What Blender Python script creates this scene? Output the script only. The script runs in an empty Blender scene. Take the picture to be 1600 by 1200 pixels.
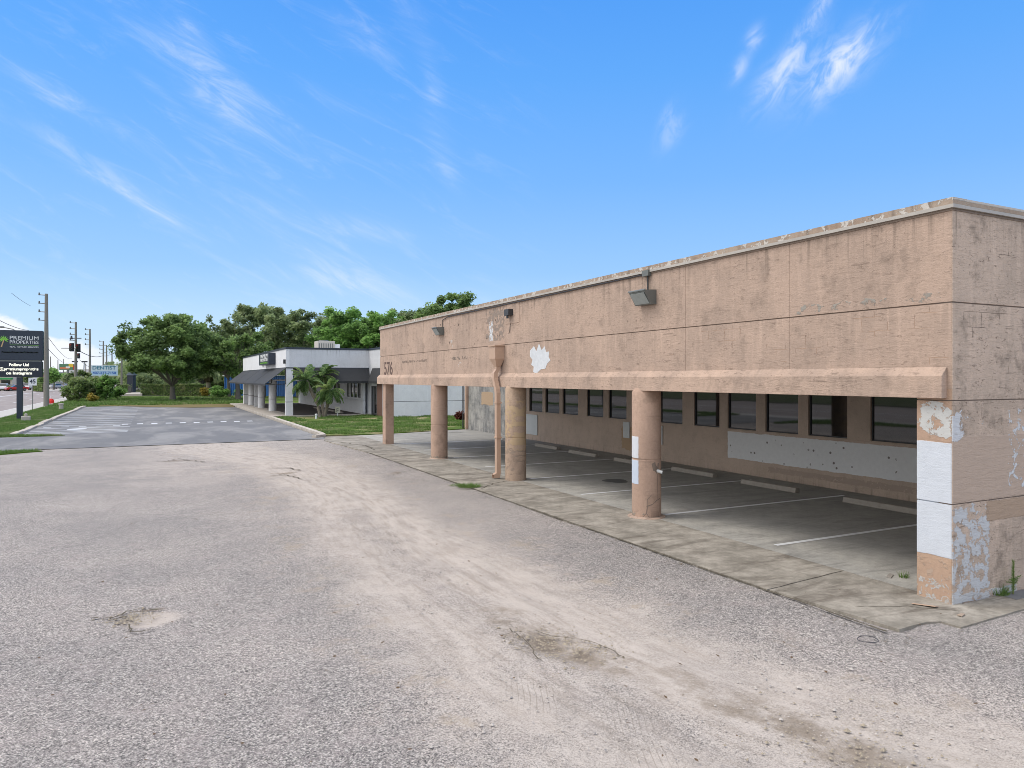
import bpy, math, random
import numpy as np
from math import sin, cos, pi, radians, atan2, sqrt
from mathutils import Vector, Matrix, noise as mnoise
random.seed(7); rng = np.random.default_rng(11)
SC = bpy.context.scene
COL = SC.collection

# ------------------------------------------------------------------ camera, sky, sun, exposure
F = 1120.0; HZ = 591.0; H = 2.93; TH = math.atan(561/1120.0); CT, ST = cos(TH), sin(TH)
cam = bpy.data.cameras.new('camera'); camo = bpy.data.objects.new('camera', cam); COL.objects.link(camo)
camo.location = (0, 0, H); camo.rotation_euler = (radians(90), 0, -TH)
cam.sensor_fit = 'HORIZONTAL'; cam.sensor_width = 36; cam.lens = 36*F/1600
cam.shift_y = -(600-HZ)/1600.0
cam.clip_start = 0.1; cam.clip_end = 3000
SC.camera = camo
SKYG = 1/(.15*1.74); FILLG = 1.18/(.15*1.3)
SUN_AZ = radians(-62); SUN_EL = radians(56)

def N(nt, typ, **kw):
    n = nt.nodes.new(typ)
    for k, v in kw.items():
        if k.startswith('i_'):
            key = k[2:]
            n.inputs[int(key) if key.isdigit() else key.replace('_', ' ')].default_value = v
        else: setattr(n, k, v)
    return n
class NT:
    """little helper for node maths"""
    def __init__(s, nt): s.nt = nt
    def lk(s, a, b): s.nt.links.new(a, b)
    def put(s, sock, v):
        if hasattr(v, 'is_output'): s.lk(v, sock)
        else: sock.default_value = v
    def m(s, op, a, b=None, c=None, clamp=False):
        n = s.nt.nodes.new('ShaderNodeMath'); n.operation = op; n.use_clamp = clamp
        s.put(n.inputs[0], a)
        if b is not None: s.put(n.inputs[1], b)
        if c is not None: s.put(n.inputs[2], c)
        return n.outputs[0]
    def ss(s, x, a, b):
        n = s.nt.nodes.new('ShaderNodeMapRange'); n.interpolation_type = 'SMOOTHSTEP'
        s.put(n.inputs[0], x); n.inputs[1].default_value = a; n.inputs[2].default_value = b
        return n.outputs[0]
    def mr(s, x, a, b, c, d):
        n = s.nt.nodes.new('ShaderNodeMapRange'); s.put(n.inputs[0], x)
        for i, v in enumerate((a, b, c, d)): n.inputs[i+1].default_value = v
        return n.outputs[0]
    def mix(s, f, a, b, blend='MIX'):
        n = s.nt.nodes.new('ShaderNodeMix'); n.data_type = 'RGBA'; n.blend_type = blend
        s.put(n.inputs[0], f)
        for i, v in ((6, a), (7, b)):
            if hasattr(v, 'is_output'): s.lk(v, n.inputs[i])
            else: n.inputs[i].default_value = (*v[:3], 1)
        return n.outputs[2]
    def noise(s, vec, scale, detail=3, rough=.5, dist=0, col=False):
        n = s.nt.nodes.new('ShaderNodeTexNoise'); s.lk(vec, n.inputs['Vector'])
        n.inputs['Scale'].default_value = scale; n.inputs['Detail'].default_value = detail
        n.inputs['Roughness'].default_value = rough; n.inputs['Distortion'].default_value = dist
        return n.outputs[1 if col else 0]
    def voro(s, vec, scale, feat='F1', out=0, rnd=1.0):
        n = s.nt.nodes.new('ShaderNodeTexVoronoi'); n.feature = feat; s.lk(vec, n.inputs['Vector'])
        n.inputs['Scale'].default_value = scale; n.inputs['Randomness'].default_value = rnd
        return n.outputs[out]
    def scl(s, vec, v):
        n = s.nt.nodes.new('ShaderNodeVectorMath'); n.operation = 'MULTIPLY'; s.lk(vec, n.inputs[0]); n.inputs[1].default_value = v
        return n.outputs[0]
    def sep(s, vec):
        n = s.nt.nodes.new('ShaderNodeSeparateXYZ'); s.lk(vec, n.inputs[0]); return n.outputs
    def comb(s, a, b, c=0.0):
        n = s.nt.nodes.new('ShaderNodeCombineXYZ'); s.put(n.inputs[0], a); s.put(n.inputs[1], b); s.put(n.inputs[2], c); return n.outputs[0]
    def dot(s, vec, v):
        n = s.nt.nodes.new('ShaderNodeVectorMath'); n.operation = 'DOT_PRODUCT'; s.lk(vec, n.inputs[0]); n.inputs[1].default_value = v
        return n.outputs['Value']

W = bpy.data.worlds.new('World'); SC.world = W; W.use_nodes = True
wt = W.node_tree; wt.nodes.clear(); q = NT(wt)
sky = wt.nodes.new('ShaderNodeTexSky'); sky.sky_type = 'NISHITA'; sky.sun_disc = False
sky.sun_elevation = SUN_EL; sky.sun_rotation = SUN_AZ % (2*pi)
sky.air_density = 1.0; sky.dust_density = 0.6; sky.ozone_density = 2.0
hs = wt.nodes.new('ShaderNodeHueSaturation'); hs.inputs['Saturation'].default_value = 1.12; hs.inputs['Hue'].default_value = 0.487
wt.links.new(sky.outputs[0], hs.inputs['Color'])
tc = wt.nodes.new('ShaderNodeTexCoord'); D = tc.outputs['Generated']
# cirrus streaks placed by compass direction and height in the sky (gnomonic map of a fixed world direction)
fw = q.dot(D, (ST, CT, 0)); fwc = q.m('MAXIMUM', fw, 0.05)
U = q.m('DIVIDE', q.dot(D, (CT, -ST, 0)), fwc); V = q.m('DIVIDE', q.sep(D)[2], fwc)
UV = q.comb(U, V)
wob = q.noise(UV, 3.0, 3, .5)
streaks = [ # u,v of centre (as tangent), angle deg, half length, half width, strength
 (330,125,-38,150,26,.42),(370,175,-28,80,24,.45),(300,60,-50,70,18,.35),(90,150,-28,130,12,.38),(200,305,-30,90,7,.75),(130,250,-30,150,14,.28),
 (245,140,-38,40,6,.3),(160,40,-35,60,8,.2),(570,60,-30,60,20,.3),(560,355,-12,60,14,.5),(530,440,-10,90,18,.45),(470,370,-30,180,30,.2),
 (675,130,-75,50,14,.32),(690,240,-70,60,18,.25),(640,20,-60,60,20,.2),(530,160,-25,60,14,.18),(400,260,-30,70,16,.25),
 (1225,110,52,62,20,.78),(1315,98,42,78,27,.95),(1275,20,55,45,12,.55),(1180,58,60,18,11,.6),(1155,108,60,22,10,.45),(1050,205,60,30,14,.3),(1045,180,60,22,10,.22)]
acc = None
for (px, py, ang, L, w, st) in streaks:
    cu, cv = (px-800)/F, (HZ-py)/F; a = radians(ang)
    du = q.m('SUBTRACT', U, cu); dv = q.m('SUBTRACT', V, cv)
    al = q.m('ADD', q.m('MULTIPLY', du, cos(a)*F/L), q.m('MULTIPLY', dv, sin(a)*F/L))
    ac = q.m('ADD', q.m('MULTIPLY', du, -sin(a)*F/w), q.m('MULTIPLY', dv, cos(a)*F/w))
    r2 = q.m('ADD', q.m('MULTIPLY', al, al), q.m('MULTIPLY', ac, ac))
    e = q.m('MULTIPLY', q.m('EXPONENT', q.m('MULTIPLY', r2, -1.0)), st*(.62 if px < 800 else .92))
    acc = e if acc is None else q.m('ADD', acc, e)
rotL = q.comb(q.m('ADD', q.m('MULTIPLY', U, cos(radians(30))), q.m('MULTIPLY', V, -sin(radians(30)))),
              q.m('MULTIPLY', q.m('ADD', q.m('MULTIPLY', U, sin(radians(30))), q.m('MULTIPLY', V, cos(radians(30)))), 5.0))
rotR = q.comb(q.m('ADD', q.m('MULTIPLY', U, cos(radians(52))), q.m('MULTIPLY', V, sin(radians(52)))),
              q.m('MULTIPLY', q.m('ADD', q.m('MULTIPLY', U, -sin(radians(52))), q.m('MULTIPLY', V, cos(radians(52)))), 2.2))
nL = q.noise(rotL, 8.0, 10, .68, .7); nR = q.noise(rotR, 15.0, 9, .66, .9)
nn = q.mix(q.ss(U, -0.02, 0.12), q.comb(nL, nL, nL), q.comb(nR, nR, nR)); nn = q.sep(nn)[0]
cir = q.m('MULTIPLY', q.m('MINIMUM', acc, .9), q.m('MULTIPLY', q.mr(q.ss(nn, .36, .66), 0, 1, .12, 1.0), .9))
cir = q.m('ADD', cir, q.m('MULTIPLY', q.m('MULTIPLY', q.ss(nL, .5, .75), q.m('SUBTRACT', 1.0, q.ss(U, -0.1, .1))), .10))
# cumulus bank low over the road
cb = q.noise(q.comb(q.m('MULTIPLY', U, 1.0), q.m('MULTIPLY', V, 1.6)), 14.0, 6, .55)
top = q.m('ADD', q.mr(U, -.74, -.56, .105, .035), q.m('MULTIPLY', q.m('SUBTRACT', cb, .5), .09))
cum = q.m('MULTIPLY', q.ss(q.m('SUBTRACT', top, V), 0.0, .015), .9)
cum = q.m('MULTIPLY', cum, q.m('SUBTRACT', 1.0, q.ss(U, -.62, -.48)))
el = q.m('ARCSINE', q.sep(D)[2])
rp = wt.nodes.new('ShaderNodeValToRGB'); q.lk(q.mr(el, 0.0, 1.2, 0.0, 1.0), rp.inputs[0])
E_ = rp.color_ramp.elements; E_[0].position = 0.0; E_[0].color = (.60, .79, .98, 1); E_[1].position = 1.0; E_[1].color = (.06, .26, .80, 1)
for p_, c_ in ((.06, (.50, .72, .99)), (.12, (.32, .58, 1.0)), (.22, (.19, .47, 1.0)), (.33, (.115, .40, .98)), (.45, (.065, .32, .94))):
    k_ = E_.new(p_); k_.color = (*c_, 1)
gain = wt.nodes.new('ShaderNodeVectorMath'); gain.operation = 'SCALE'; q.lk(rp.outputs[0], gain.inputs[0]); gain.inputs['Scale'].default_value = SKYG
nish = q.mix(.93, hs.outputs[0], gain.outputs[0])
cov = q.m('MAXIMUM', q.ss(el, .56, .85), q.m('MULTIPLY', q.m('SUBTRACT', 1.0, q.ss(q.sep(D)[0], -.62, -.28)), q.ss(el, -.05, .12)))  # bright cloud cover added overhead and out of view as neutral fill light
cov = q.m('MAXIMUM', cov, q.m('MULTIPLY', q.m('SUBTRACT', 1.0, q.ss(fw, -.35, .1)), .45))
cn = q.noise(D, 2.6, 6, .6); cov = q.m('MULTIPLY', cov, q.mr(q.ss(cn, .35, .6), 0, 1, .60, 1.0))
allc = q.m('MAXIMUM', cir, cum); allc = q.m('MULTIPLY', allc, q.ss(fw, .1, .3), clamp=True)
skycol = q.mix(allc, nish, (1.0*SKYG, 1.02*SKYG, 1.08*SKYG))
skycol = q.mix(cov, skycol, (FILLG*1.03, FILLG, FILLG*.96))
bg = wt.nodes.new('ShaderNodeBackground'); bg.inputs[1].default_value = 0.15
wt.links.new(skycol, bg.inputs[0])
wo = wt.nodes.new('ShaderNodeOutputWorld'); wt.links.new(bg.outputs[0], wo.inputs[0])
sun = bpy.data.lights.new('sun', 'SUN'); sun.energy = .95; sun.angle = radians(24); sun.color = (1, .94, .86)
suno = bpy.data.objects.new('sun', sun); COL.objects.link(suno)
sd = Vector((sin(SUN_AZ)*cos(SUN_EL), cos(SUN_AZ)*cos(SUN_EL), sin(SUN_EL)))
suno.rotation_euler = sd.to_track_quat('Z', 'Y').to_euler(); suno.location = (0, 0, 40)
SC.view_settings.view_transform = 'Standard'; SC.view_settings.look = 'None'
SC.view_settings.exposure = 0.8; SC.view_settings.gamma = 1
SC.cycles.filter_width = 0.9; SC.cycles.max_bounces = 6; SC.cycles.diffuse_bounces = 4; SC.cycles.transparent_max_bounces = 6

# surveying helpers: turn a bearing measured on the photograph into a ground point at its real distance
def ray(px, py=HZ):
    a = (px-800)/F; return (a*CT+ST, -a*ST+CT, (HZ-py)/F)
def G(px, py, z=0):
    r = ray(px, py); t = (z-H)/r[2]; return (r[0]*t, r[1]*t)
def AT(px, d):
    r = ray(px); return (r[0]*d, r[1]*d)
def ZT(py, d): return H+(HZ-py)/F*d

# ------------------------------------------------------------------ objects helpers
def tag(o, label=None, cat=None, group=None, kind=None):
    if label: o['label'] = label
    if cat: o['category'] = cat
    if group: o['group'] = group
    if kind: o['kind'] = kind
    return o
def empty(name, loc=(0, 0, 0), rz=0, label=None, cat=None, group=None):
    o = bpy.data.objects.new(name, None); COL.objects.link(o); o.location = loc; o.rotation_euler[2] = rz
    o.empty_display_size = .2
    return tag(o, label, cat, group)
class MB:
    def __init__(s): s.v = []; s.f = []; s.sm = False
    def add(s, vs, fs):
        n = len(s.v); s.v += [tuple(v) for v in vs]; s.f += [tuple(i+n for i in f) for f in fs]; return s
    def box(s, x0, x1, y0, y1, z0, z1):
        return s.add([(x0,y0,z0),(x1,y0,z0),(x1,y1,z0),(x0,y1,z0),(x0,y0,z1),(x1,y0,z1),(x1,y1,z1),(x0,y1,z1)],
                     [(0,3,2,1),(4,5,6,7),(0,1,5,4),(1,2,6,5),(2,3,7,6),(3,0,4,7)])
    def prism(s, pts, z0, z1):  # pts ccw in xy
        n = len(pts); v = [(x, y, z0) for x, y in pts]+[(x, y, z1) for x, y in pts]
        f = [tuple(range(n-1, -1, -1)), tuple(range(n, 2*n))]+[(i, (i+1) % n, n+(i+1) % n, n+i) for i in range(n)]
        return s.add(v, f)
    def extr(s, prof, axis, a0, a1):  # prof list of (p,q); axis 'y': p=x,q=z ; axis 'x': p=y,q=z
        n = len(prof)
        mk = (lambda p, r, a: (p, a, r)) if axis == 'y' else (lambda p, r, a: (a, p, r))
        v = [mk(p, r, a0) for p, r in prof]+[mk(p, r, a1) for p, r in prof]
        f = [tuple(range(n)), tuple(range(2*n-1, n-1, -1))]+[((i+1) % n, i, n+i, n+(i+1) % n) for i in range(n)]
        return s.add(v, f)
    def tube(s, p0, p1, r0, r1=None, n=10, caps=True):
        r1 = r0 if r1 is None else r1
        p0 = Vector(p0); p1 = Vector(p1); d = (p1-p0)
        if d.length < 1e-6: return s
        z = d.normalized(); x = z.orthogonal().normalized(); y = z.cross(x)
        v = [tuple(p0+(x*cos(2*pi*i/n)+y*sin(2*pi*i/n))*r0) for i in range(n)]+[tuple(p1+(x*cos(2*pi*i/n)+y*sin(2*pi*i/n))*r1) for i in range(n)]
        f = [(i, (i+1) % n, n+(i+1) % n, n+i) for i in range(n)]
        if caps: f += [tuple(range(n-1, -1, -1)), tuple(range(n, 2*n))]
        return s.add(v, f)
    def path(s, pts, rs, n=8):
        for i in range(len(pts)-1):
            s.tube(pts[i], pts[i+1], rs[i] if isinstance(rs, (list, tuple)) else rs, rs[i+1] if isinstance(rs, (list, tuple)) else rs, n)
        return s
    def lathe(s, cx, cy, prof, n=32):
        k = len(prof); v = []
        for r, z in prof:
            v += [(cx+r*cos(2*pi*i/n), cy+r*sin(2*pi*i/n), z) for i in range(n)]
        f = [(j*n+i, j*n+(i+1) % n, (j+1)*n+(i+1) % n, (j+1)*n+i) for j in range(k-1) for i in range(n)]
        f += [tuple(range(n-1, -1, -1)), tuple((k-1)*n+i for i in range(n))]
        return s.add(v, f)
    def build(s, name, mat=None, parent=None, smooth=False, bevel=0, off=None):
        me = bpy.data.meshes.new(name)
        v = s.v if off is None else [(a-off[0], b-off[1], c-off[2]) for a, b, c in s.v]
        me.from_pydata(v, [], s.f); me.update()
        if mat: me.materials.append(mat)
        o = bpy.data.objects.new(name, me); COL.objects.link(o)
        if off is not None and parent is None: o.location = off
        if parent: o.parent = parent
        if smooth:
            me.polygons.foreach_set('use_smooth', [True]*len(me.polygons))
            me.set_sharp_from_angle(angle=radians(40))
        if bevel:
            b = o.modifiers.new('bevel', 'BEVEL'); b.width = bevel; b.segments = 2; b.limit_method = 'ANGLE'; b.angle_limit = radians(40)
        return o
def copy_tree(o, parent=None):
    c = o.copy(); COL.objects.link(c); c.parent = parent
    for ch in list(o.children): copy_tree(ch, c)
    return c
def faces_mesh(name, V, nper, mat, parent=None, tint=None, loc=None):
    """V: (nf*nper,3) float array -> mesh of separate polygons, 'tint' per face"""
    nv = len(V); nf = nv//nper
    me = bpy.data.meshes.new(name); me.vertices.add(nv); me.vertices.foreach_set('co', np.asarray(V, np.float32).ravel())
    me.loops.add(nv); me.loops.foreach_set('vertex_index', np.arange(nv, dtype=np.int32))
    me.polygons.add(nf); me.polygons.foreach_set('loop_start', np.arange(0, nv, nper, dtype=np.int32))
    me.polygons.foreach_set('loop_total', np.full(nf, nper, np.int32)); me.update()
    if tint is not None:
        a = me.attributes.new('tint', 'FLOAT', 'FACE'); a.data.foreach_set('value', np.asarray(tint, np.float32))
    me.materials.append(mat)
    o = bpy.data.objects.new(name, me); COL.objects.link(o)
    if parent: o.parent = parent
    if loc is not None: o.location = loc
    return o

# ------------------------------------------------------------------ materials
def newmat(name):
    m = bpy.data.materials.new(name); m.use_nodes = True; nt = m.node_tree; nt.nodes.clear()
    out = nt.nodes.new('ShaderNodeOutputMaterial'); b = nt.nodes.new('ShaderNodeBsdfPrincipled')
    nt.links.new(b.outputs[0], out.inputs[0]); return m, NT(nt), b, out
def bump(q, b, h, strength=.3, dist=.01):
    n = q.nt.nodes.new('ShaderNodeBump'); n.inputs['Strength'].default_value = strength; n.inputs['Distance'].default_value = dist
    q.lk(h, n.inputs['Height']); q.lk(n.outputs[0], b.inputs['Normal'])
def simple(name, col, rough=.6, metal=0, var=.15, scale=8, bmp=0, spec=.5):
    m, q, b, out = newmat(name)
    p = q.nt.nodes.new('ShaderNodeNewGeometry').outputs['Position']
    n = q.noise(p, scale, 4, .6)
    c = q.mix(n, tuple(x*(1-var) for x in col), tuple(min(1, x*(1+var)) for x in col))
    q.lk(c, b.inputs['Base Color']); b.inputs['Roughness'].default_value = rough; b.inputs['Metallic'].default_value = metal
    b.inputs['Specular IOR Level'].default_value = spec
    if bmp: bump(q, b, q.noise(p, scale*4, 4, .6), bmp, .01)
    return m
def pos(q): return q.nt.nodes.new('ShaderNodeNewGeometry').outputs['Position']

def stucco(name, c1, c2, patches=(), axis='y', streak=.35, cracks=None, scratch=.6, dots=None, stain=(.11, .09, .075), stainamt=.5, basez=None):
    """patches: (u0,u1,z0,z1,color,edge_wobble,coverage) in wall coordinates"""
    m, q, b, out = newmat(name); p = pos(q); x, y, z = q.sep(p); u = y if axis == 'y' else x
    uz = q.comb(u, z)
    c = q.mix(q.ss(q.noise(p, .75, 6, .68), .36, .64), c1, c2)
    # weather streaks running down
    st = q.noise(q.comb(q.m('MULTIPLY', u, 5.5), q.m('MULTIPLY', z, .7)), 1.0, 5, .65)
    c = q.mix(q.m('MULTIPLY', q.ss(st, .48, .70), streak), c, tuple(min(1, k*1.25) for k in c1))
    st2 = q.noise(q.comb(q.m('MULTIPLY', u, 2.2), q.m('MULTIPLY', z, .5), 4.0), 1.0, 6, .7)
    c = q.mix(q.m('MULTIPLY', q.ss(st2, .55, .86), stainamt*.65), c, stain)
    dr = q.noise(q.comb(q.m('MULTIPLY', u, 7.0), q.m('MULTIPLY', z, .22), 9.0), 1.0, 5, .7)
    c = q.mix(q.m('MULTIPLY', q.m('MULTIPLY', q.ss(dr, .50, .66), q.m('ADD', q.ss(z, 4.35, 5.12), q.m('MULTIPLY', q.m('SUBTRACT', 1.0, q.ss(z, .0, .30)), 1.0))), .5), c, stain)
    dr2 = q.noise(q.comb(q.m('MULTIPLY', u, 8.0), q.m('MULTIPLY', z, .3), 19.0), 1.0, 4, .7)
    c = q.mix(q.m('MULTIPLY', q.m('MULTIPLY', q.ss(dr2, .52, .66), q.m('MULTIPLY', q.ss(z, 3.1, 3.85), q.m('SUBTRACT', 1.0, q.ss(z, 3.9, 3.92)))), .4), c, tuple(min(1, k*1.3) for k in c1))
    blot = q.noise(p, 2.3, 6, .72)
    c = q.mix(q.m('MULTIPLY', q.ss(blot, .50, .68), .55*stainamt), c, stain)
    # skip-trowel scratches
    sc_ = q.noise(q.comb(q.m('MULTIPLY', u, 3.2), q.m('MULTIPLY', z, 15.0)), 1.0, 6, .68, 1.2)
    sm = q.m('MULTIPLY', q.ss(sc_, .58, .64), q.ss(q.noise(p, .8, 3), .38, .58))
    c = q.mix(q.m('MULTIPLY', sm, .50*scratch), c, (.12, .09, .07))
    sc2 = q.noise(q.comb(q.m('MULTIPLY', u, 9.0), q.m('MULTIPLY', z, 26.0), 3.0), 1.0, 5, .7, 1.5)
    c = q.mix(q.m('MULTIPLY', q.m('MULTIPLY', q.ss(sc2, .58, .65), q.ss(q.noise(p, 1.7, 3), .36, .55)), .6*scratch), c, (.13, .09, .07))
    c = q.mix(.9, c, q.mix(q.noise(p, 22, 5, .75), (.78, .77, .76), (1.2, 1.2, 1.2)), 'MULTIPLY')
    h = q.m('ADD', q.m('MULTIPLY', sc_, scratch*.8), q.m('MULTIPLY', q.noise(p, 60, 5, .7), .35))
    if cracks:
        for (u0, u1, z0, z1, thr, dark) in cracks:
            br = q.nt.nodes.new('ShaderNodeTexBrick'); br.inputs['Scale'].default_value = 1
            wv = q.noise(uz, 5, 3); 
            q.lk(q.comb(q.m('ADD', u, q.m('MULTIPLY', q.m('SUBTRACT', wv, .5), .05)), q.m('ADD', z, q.m('MULTIPLY', q.m('SUBTRACT', wv, .5), -.035))), br.inputs['Vector'])
            br.inputs['Brick Width'].default_value = .4; br.inputs['Row Height'].default_value = .2
            br.inputs['Mortar Size'].default_value = .0038; br.inputs['Mortar Smooth'].default_value = .3
            br.inputs['Color1'].default_value = (0, 0, 0, 1); br.inputs['Color2'].default_value = (0, 0, 0, 1); br.inputs['Mortar'].default_value = (1, 1, 1, 1)
            mk = q.m('MULTIPLY', q.sep(br.outputs[0])[0], q.ss(q.noise(uz, 1.7, 3, .6), thr, thr+.05))
            for (s_, a_, b_) in ((u, u0, u1), (z, z0, z1)):
                mk = q.m('MULTIPLY', mk, q.m('MULTIPLY', q.ss(s_, a_, a_+.1), q.m('SUBTRACT', 1.0, q.ss(s_, b_-.1, b_))))
            c = q.mix(q.m('MULTIPLY', mk, .75), c, dark); h = q.m('SUBTRACT', h, mk)
    wn = q.noise(uz, 7.0, 6, .65); wn2 = q.noise(uz, 3.1, 4, .6, 0)
    for (u0, u1, z0, z1, col, wob, cov) in patches:
        su = q.m('ADD', u, q.m('MULTIPLY', q.m('SUBTRACT', wn, .5), wob)); sz = q.m('ADD', z, q.m('MULTIPLY', q.m('SUBTRACT', wn2, .5), wob))
        mk = q.m('MULTIPLY', q.m('MULTIPLY', q.ss(su, u0, u0+.012), q.m('SUBTRACT', 1.0, q.ss(su, u1-.012, u1))),
                 q.m('MULTIPLY', q.ss(sz, z0, z0+.012), q.m('SUBTRACT', 1.0, q.ss(sz, z1-.012, z1))))
        if cov < 1:
            pk = q.noise(uz, 6.5, 7, .68, .4); mk = q.m('MULTIPLY', mk, q.ss(pk, 1-cov, 1-cov+.03))
        tone = q.mix(q.noise(p, 9, 4), tuple(k*.86 for k in col), col)
        c = q.mix(mk, c, tone); h = q.m('ADD', h, q.m('MULTIPLY', mk, .25))
    if dots:
        for (u0, u1, z0, z1, sc, r, amt) in dots:
            vd = q.voro(uz, sc); mk = q.m('SUBTRACT', 1.0, q.ss(q.m('ADD', vd, q.m('MULTIPLY', wn, .1)), r, r+.06))
            mk = q.m('MULTIPLY', mk, q.ss(wn2, .47, .5))
            for (s_, a_, b_) in ((u, u0, u1), (z, z0, z1)):
                mk = q.m('MULTIPLY', mk, q.m('MULTIPLY', q.ss(s_, a_, a_+.1), q.m('SUBTRACT', 1.0, q.ss(s_, b_-.1, b_))))
            c = q.mix(q.m('MULTIPLY', mk, amt), c, (.08, .06, .05))
    q.lk(c, b.inputs['Base Color']); b.inputs['Roughness'].default_value = .9; b.inputs['Specular IOR Level'].default_value = .2
    bump(q, b, h, .8, .022)
    return m
TAN = (.50, .373, .297); TAN2 = (.42, .318, .257); PINK = (.54, .40, .315)
WHT = (.62, .65, .70)
M = {}
M['fascia'] = stucco('fascia_stucco', TAN, TAN2, axis='y', scratch=.8, cracks=[(5.7, 11.5, 3.0, 3.9, .54, (.5, .33, .23)), (5.9, 11.0, 3.92, 4.3, .6, (.14, .1, .08))],
    patches=[(5.7, 8.2, 3.95, 4.08, (.36, .33, .29), .25, .46), (19.3, 20.2, 4.0, 4.7, (.62, .6, .58), .3, .36), (22.0, 22.4, 3.2, 3.5, (.62, .62, .6), .1, .42), (22.8, 23.1, 3.95, 4.25, (.62, .62, .6), .1, .42),
             (18.8, 20.0, 4.1, 5.0, (.32, .26, .22), .9, .52), (25.4, 28.4, 3.55, 3.65, (.26, .2, .16), .04, .52), (21.3, 23.1, 3.55, 3.66, (.22, .18, .15), .06, .52), (19.6, 19.85, 4.05, 4.65, (.7, .72, .74), .25, .56)],
    dots=[(19.0, 24.6, 3.95, 5.0, 5.0, .20, .9), (24.6, 29.5, 4.0, 4.9, 4.0, .14, .7), (8, 18.0, 3.95, 4.3, 3.0, .08, .6)])
M['band'] = stucco('band_stucco', PINK, TAN2, axis='y', scratch=1.0, stainamt=.5)
M['side'] = stucco('side_stucco', (.60, .47, .375), (.47, .375, .30), axis='x', scratch=1.2, stain=(.07, .06, .05), stainamt=.85,
    cracks=[(9.2, 12, 2.68, 3.85, .55, (.07, .055, .045)), (9.2, 12, 3.95, 4.8, .6, (.08, .06, .05)), (9.2, 12, 2.0, 2.64, .57, (.15, .09, .06))],
    patches=[(9.0, 40, 1.32, 2.17, (.54, .42, .335), .10, 1.0), (9.0, 9.38, 2.12, 2.50, (.66, .67, .69), .45, .66), (9.4, 10.3, 2.15, 2.45, (.62, .62, .62), .1, .37),
             (9.1, 9.95, .06, 1.26, (.60, .61, .62), .40, .53), (10.4, 13, 1.45, 2.5, (.68, .7, .72), .2, .47), (10.25, 11.2, .4, 1.25, (.62, .62, .62), .2, .36), (9.9, 12, 1.03, 1.3, (.46, .34, .25), .1, .8),
             (9.1, 10.6, .0, .12, (.6, .6, .6), .15, .6)])
M['pier'] = stucco('pier_stucco', (.50, .35, .25), (.46, .32, .24), axis='y', scratch=.4, stainamt=.25,
    patches=[(5.6, 6.3, .60, 2.10, (.66, .70, .76), .05, 1.0), (5.68, 6.12, 2.18, 2.6, (.60, .60, .58), .35, .55), (5.75, 6.15, .0, .30, (.58, .58, .57), .35, .5), (5.6, 6.3, 0, .55, (.50, .375, .29), .3, .45)],
    cracks=[(5.7, 6.2, .0, .5, .6, (.2, .13, .09))])
def colmat(name, patches=(), c1=(.50, .35, .27), c2=(.44, .31, .24)):
    return stucco(name, c1, c2, axis='y', scratch=.35, streak=.3, stainamt=.55, patches=list(patches)+[(0, 60, 0, .16, (.33, .28, .23), .3, .47)])
M['col'] = colmat('column_stucco')
M['col_yellow'] = colmat('column_stucco_yellowed', c1=(.50, .37, .27), c2=(.42, .31, .24), patches=[(17.9, 18.6, .9, 2.3, (.53, .39, .25), .6, .52), (17.9, 18.6, .1, 1.0, (.36, .28, .22), .5, .45)])
M['col_white'] = colmat('column_stucco_patched', patches=[(12.14, 12.6, .72, 1.23, (.60, .67, .78), .03, 1.0), (12.14, 12.6, 1.26, 1.72, (.68, .70, .74), .03, 1.0)])
M['wwall'] = stucco('window_wall_stucco', (.54, .43, .355), (.46, .37, .305), axis='y', scratch=.3, streak=.1, stainamt=.25,
    patches=[(8.0, 16.95, .46, 1.29, (.76, .77, .78), .09, 1.0), (21.2, 22.6, .25, 1.1, (.45, .32, .21), .3, 1.0), (10, 15.3, .2, .36, (.44, .35, .29), .1, .6)],
    dots=[(8.0, 16.95, .44, 1.27, 4.5, .17, .8)])
M['bare'] = stucco('bare_block_wall', (.38, .37, .35), (.17, .175, .18), axis='y', scratch=.9, streak=.9, stain=(.09, .09, .09), stainamt=.8, patches=[(34.2, 35.7, 1.5, 2.2, (.48, .35, .24), .3, 1.0)])
M['wwhite'] = stucco('white_block_wall', (.78, .79, .81), (.73, .74, .76), axis='x', scratch=.1, streak=.15, stain=(.3, .3, .3), stainamt=.2)
M['wshade'] = stucco('shaded_white_block_wall', (.66, .67, .70), (.61, .62, .65), axis='x', scratch=.1, streak=.15, stain=(.3, .3, .3), stainamt=.2)  # same white wall with the side's shade mixed into its colour
M['coping'] = stucco('coping_metal', (.42, .34, .27), (.36, .27, .21), axis='y', scratch=.1, stainamt=.6, patches=[(0, 60, 5.0, 5.4, (.62, .58, .53), .3, .47)])
M['coping_lip'] = simple('coping_lip_metal', (.44, .41, .37), .55, 0, .3, 2)
M['seam'] = simple('joint_and_shadow_tone', (.24, .185, .15), .9)
M['dark'] = simple('dark_metal', (.035, .036, .04), .45)
M['darkblue'] = simple('navy_painted_metal', (.022, .032, .05), .35)
M['greymetal'] = simple('grey_metal', (.16, .17, .16), .45, .3)
M['tanmetal'] = simple('tan_painted_metal', (.50, .345, .25), .5, 0, .1)
M['white'] = simple('white_paint', (.74, .75, .76), .5, 0, .05)
M['whitepanel'] = simple('white_panel', (.58, .60, .60), .6, 0, .1)
M['lens'] = simple('lamp_lens', (.30, .33, .32), .2, 0, .2)
M['roof'] = simple('roof_membrane', (.4, .4, .38), .9, 0, .2, 2)
M['brick'] = simple('brown_brick', (.16, .09, .07), .9, 0, .4, 20)
M['ink'] = simple('grimy_number_ghost', (.13, .085, .07), .9)
M['peel'] = simple('bare_white_plaster', (.62, .65, .68), .8, 0, .22, 7, .5)
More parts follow.
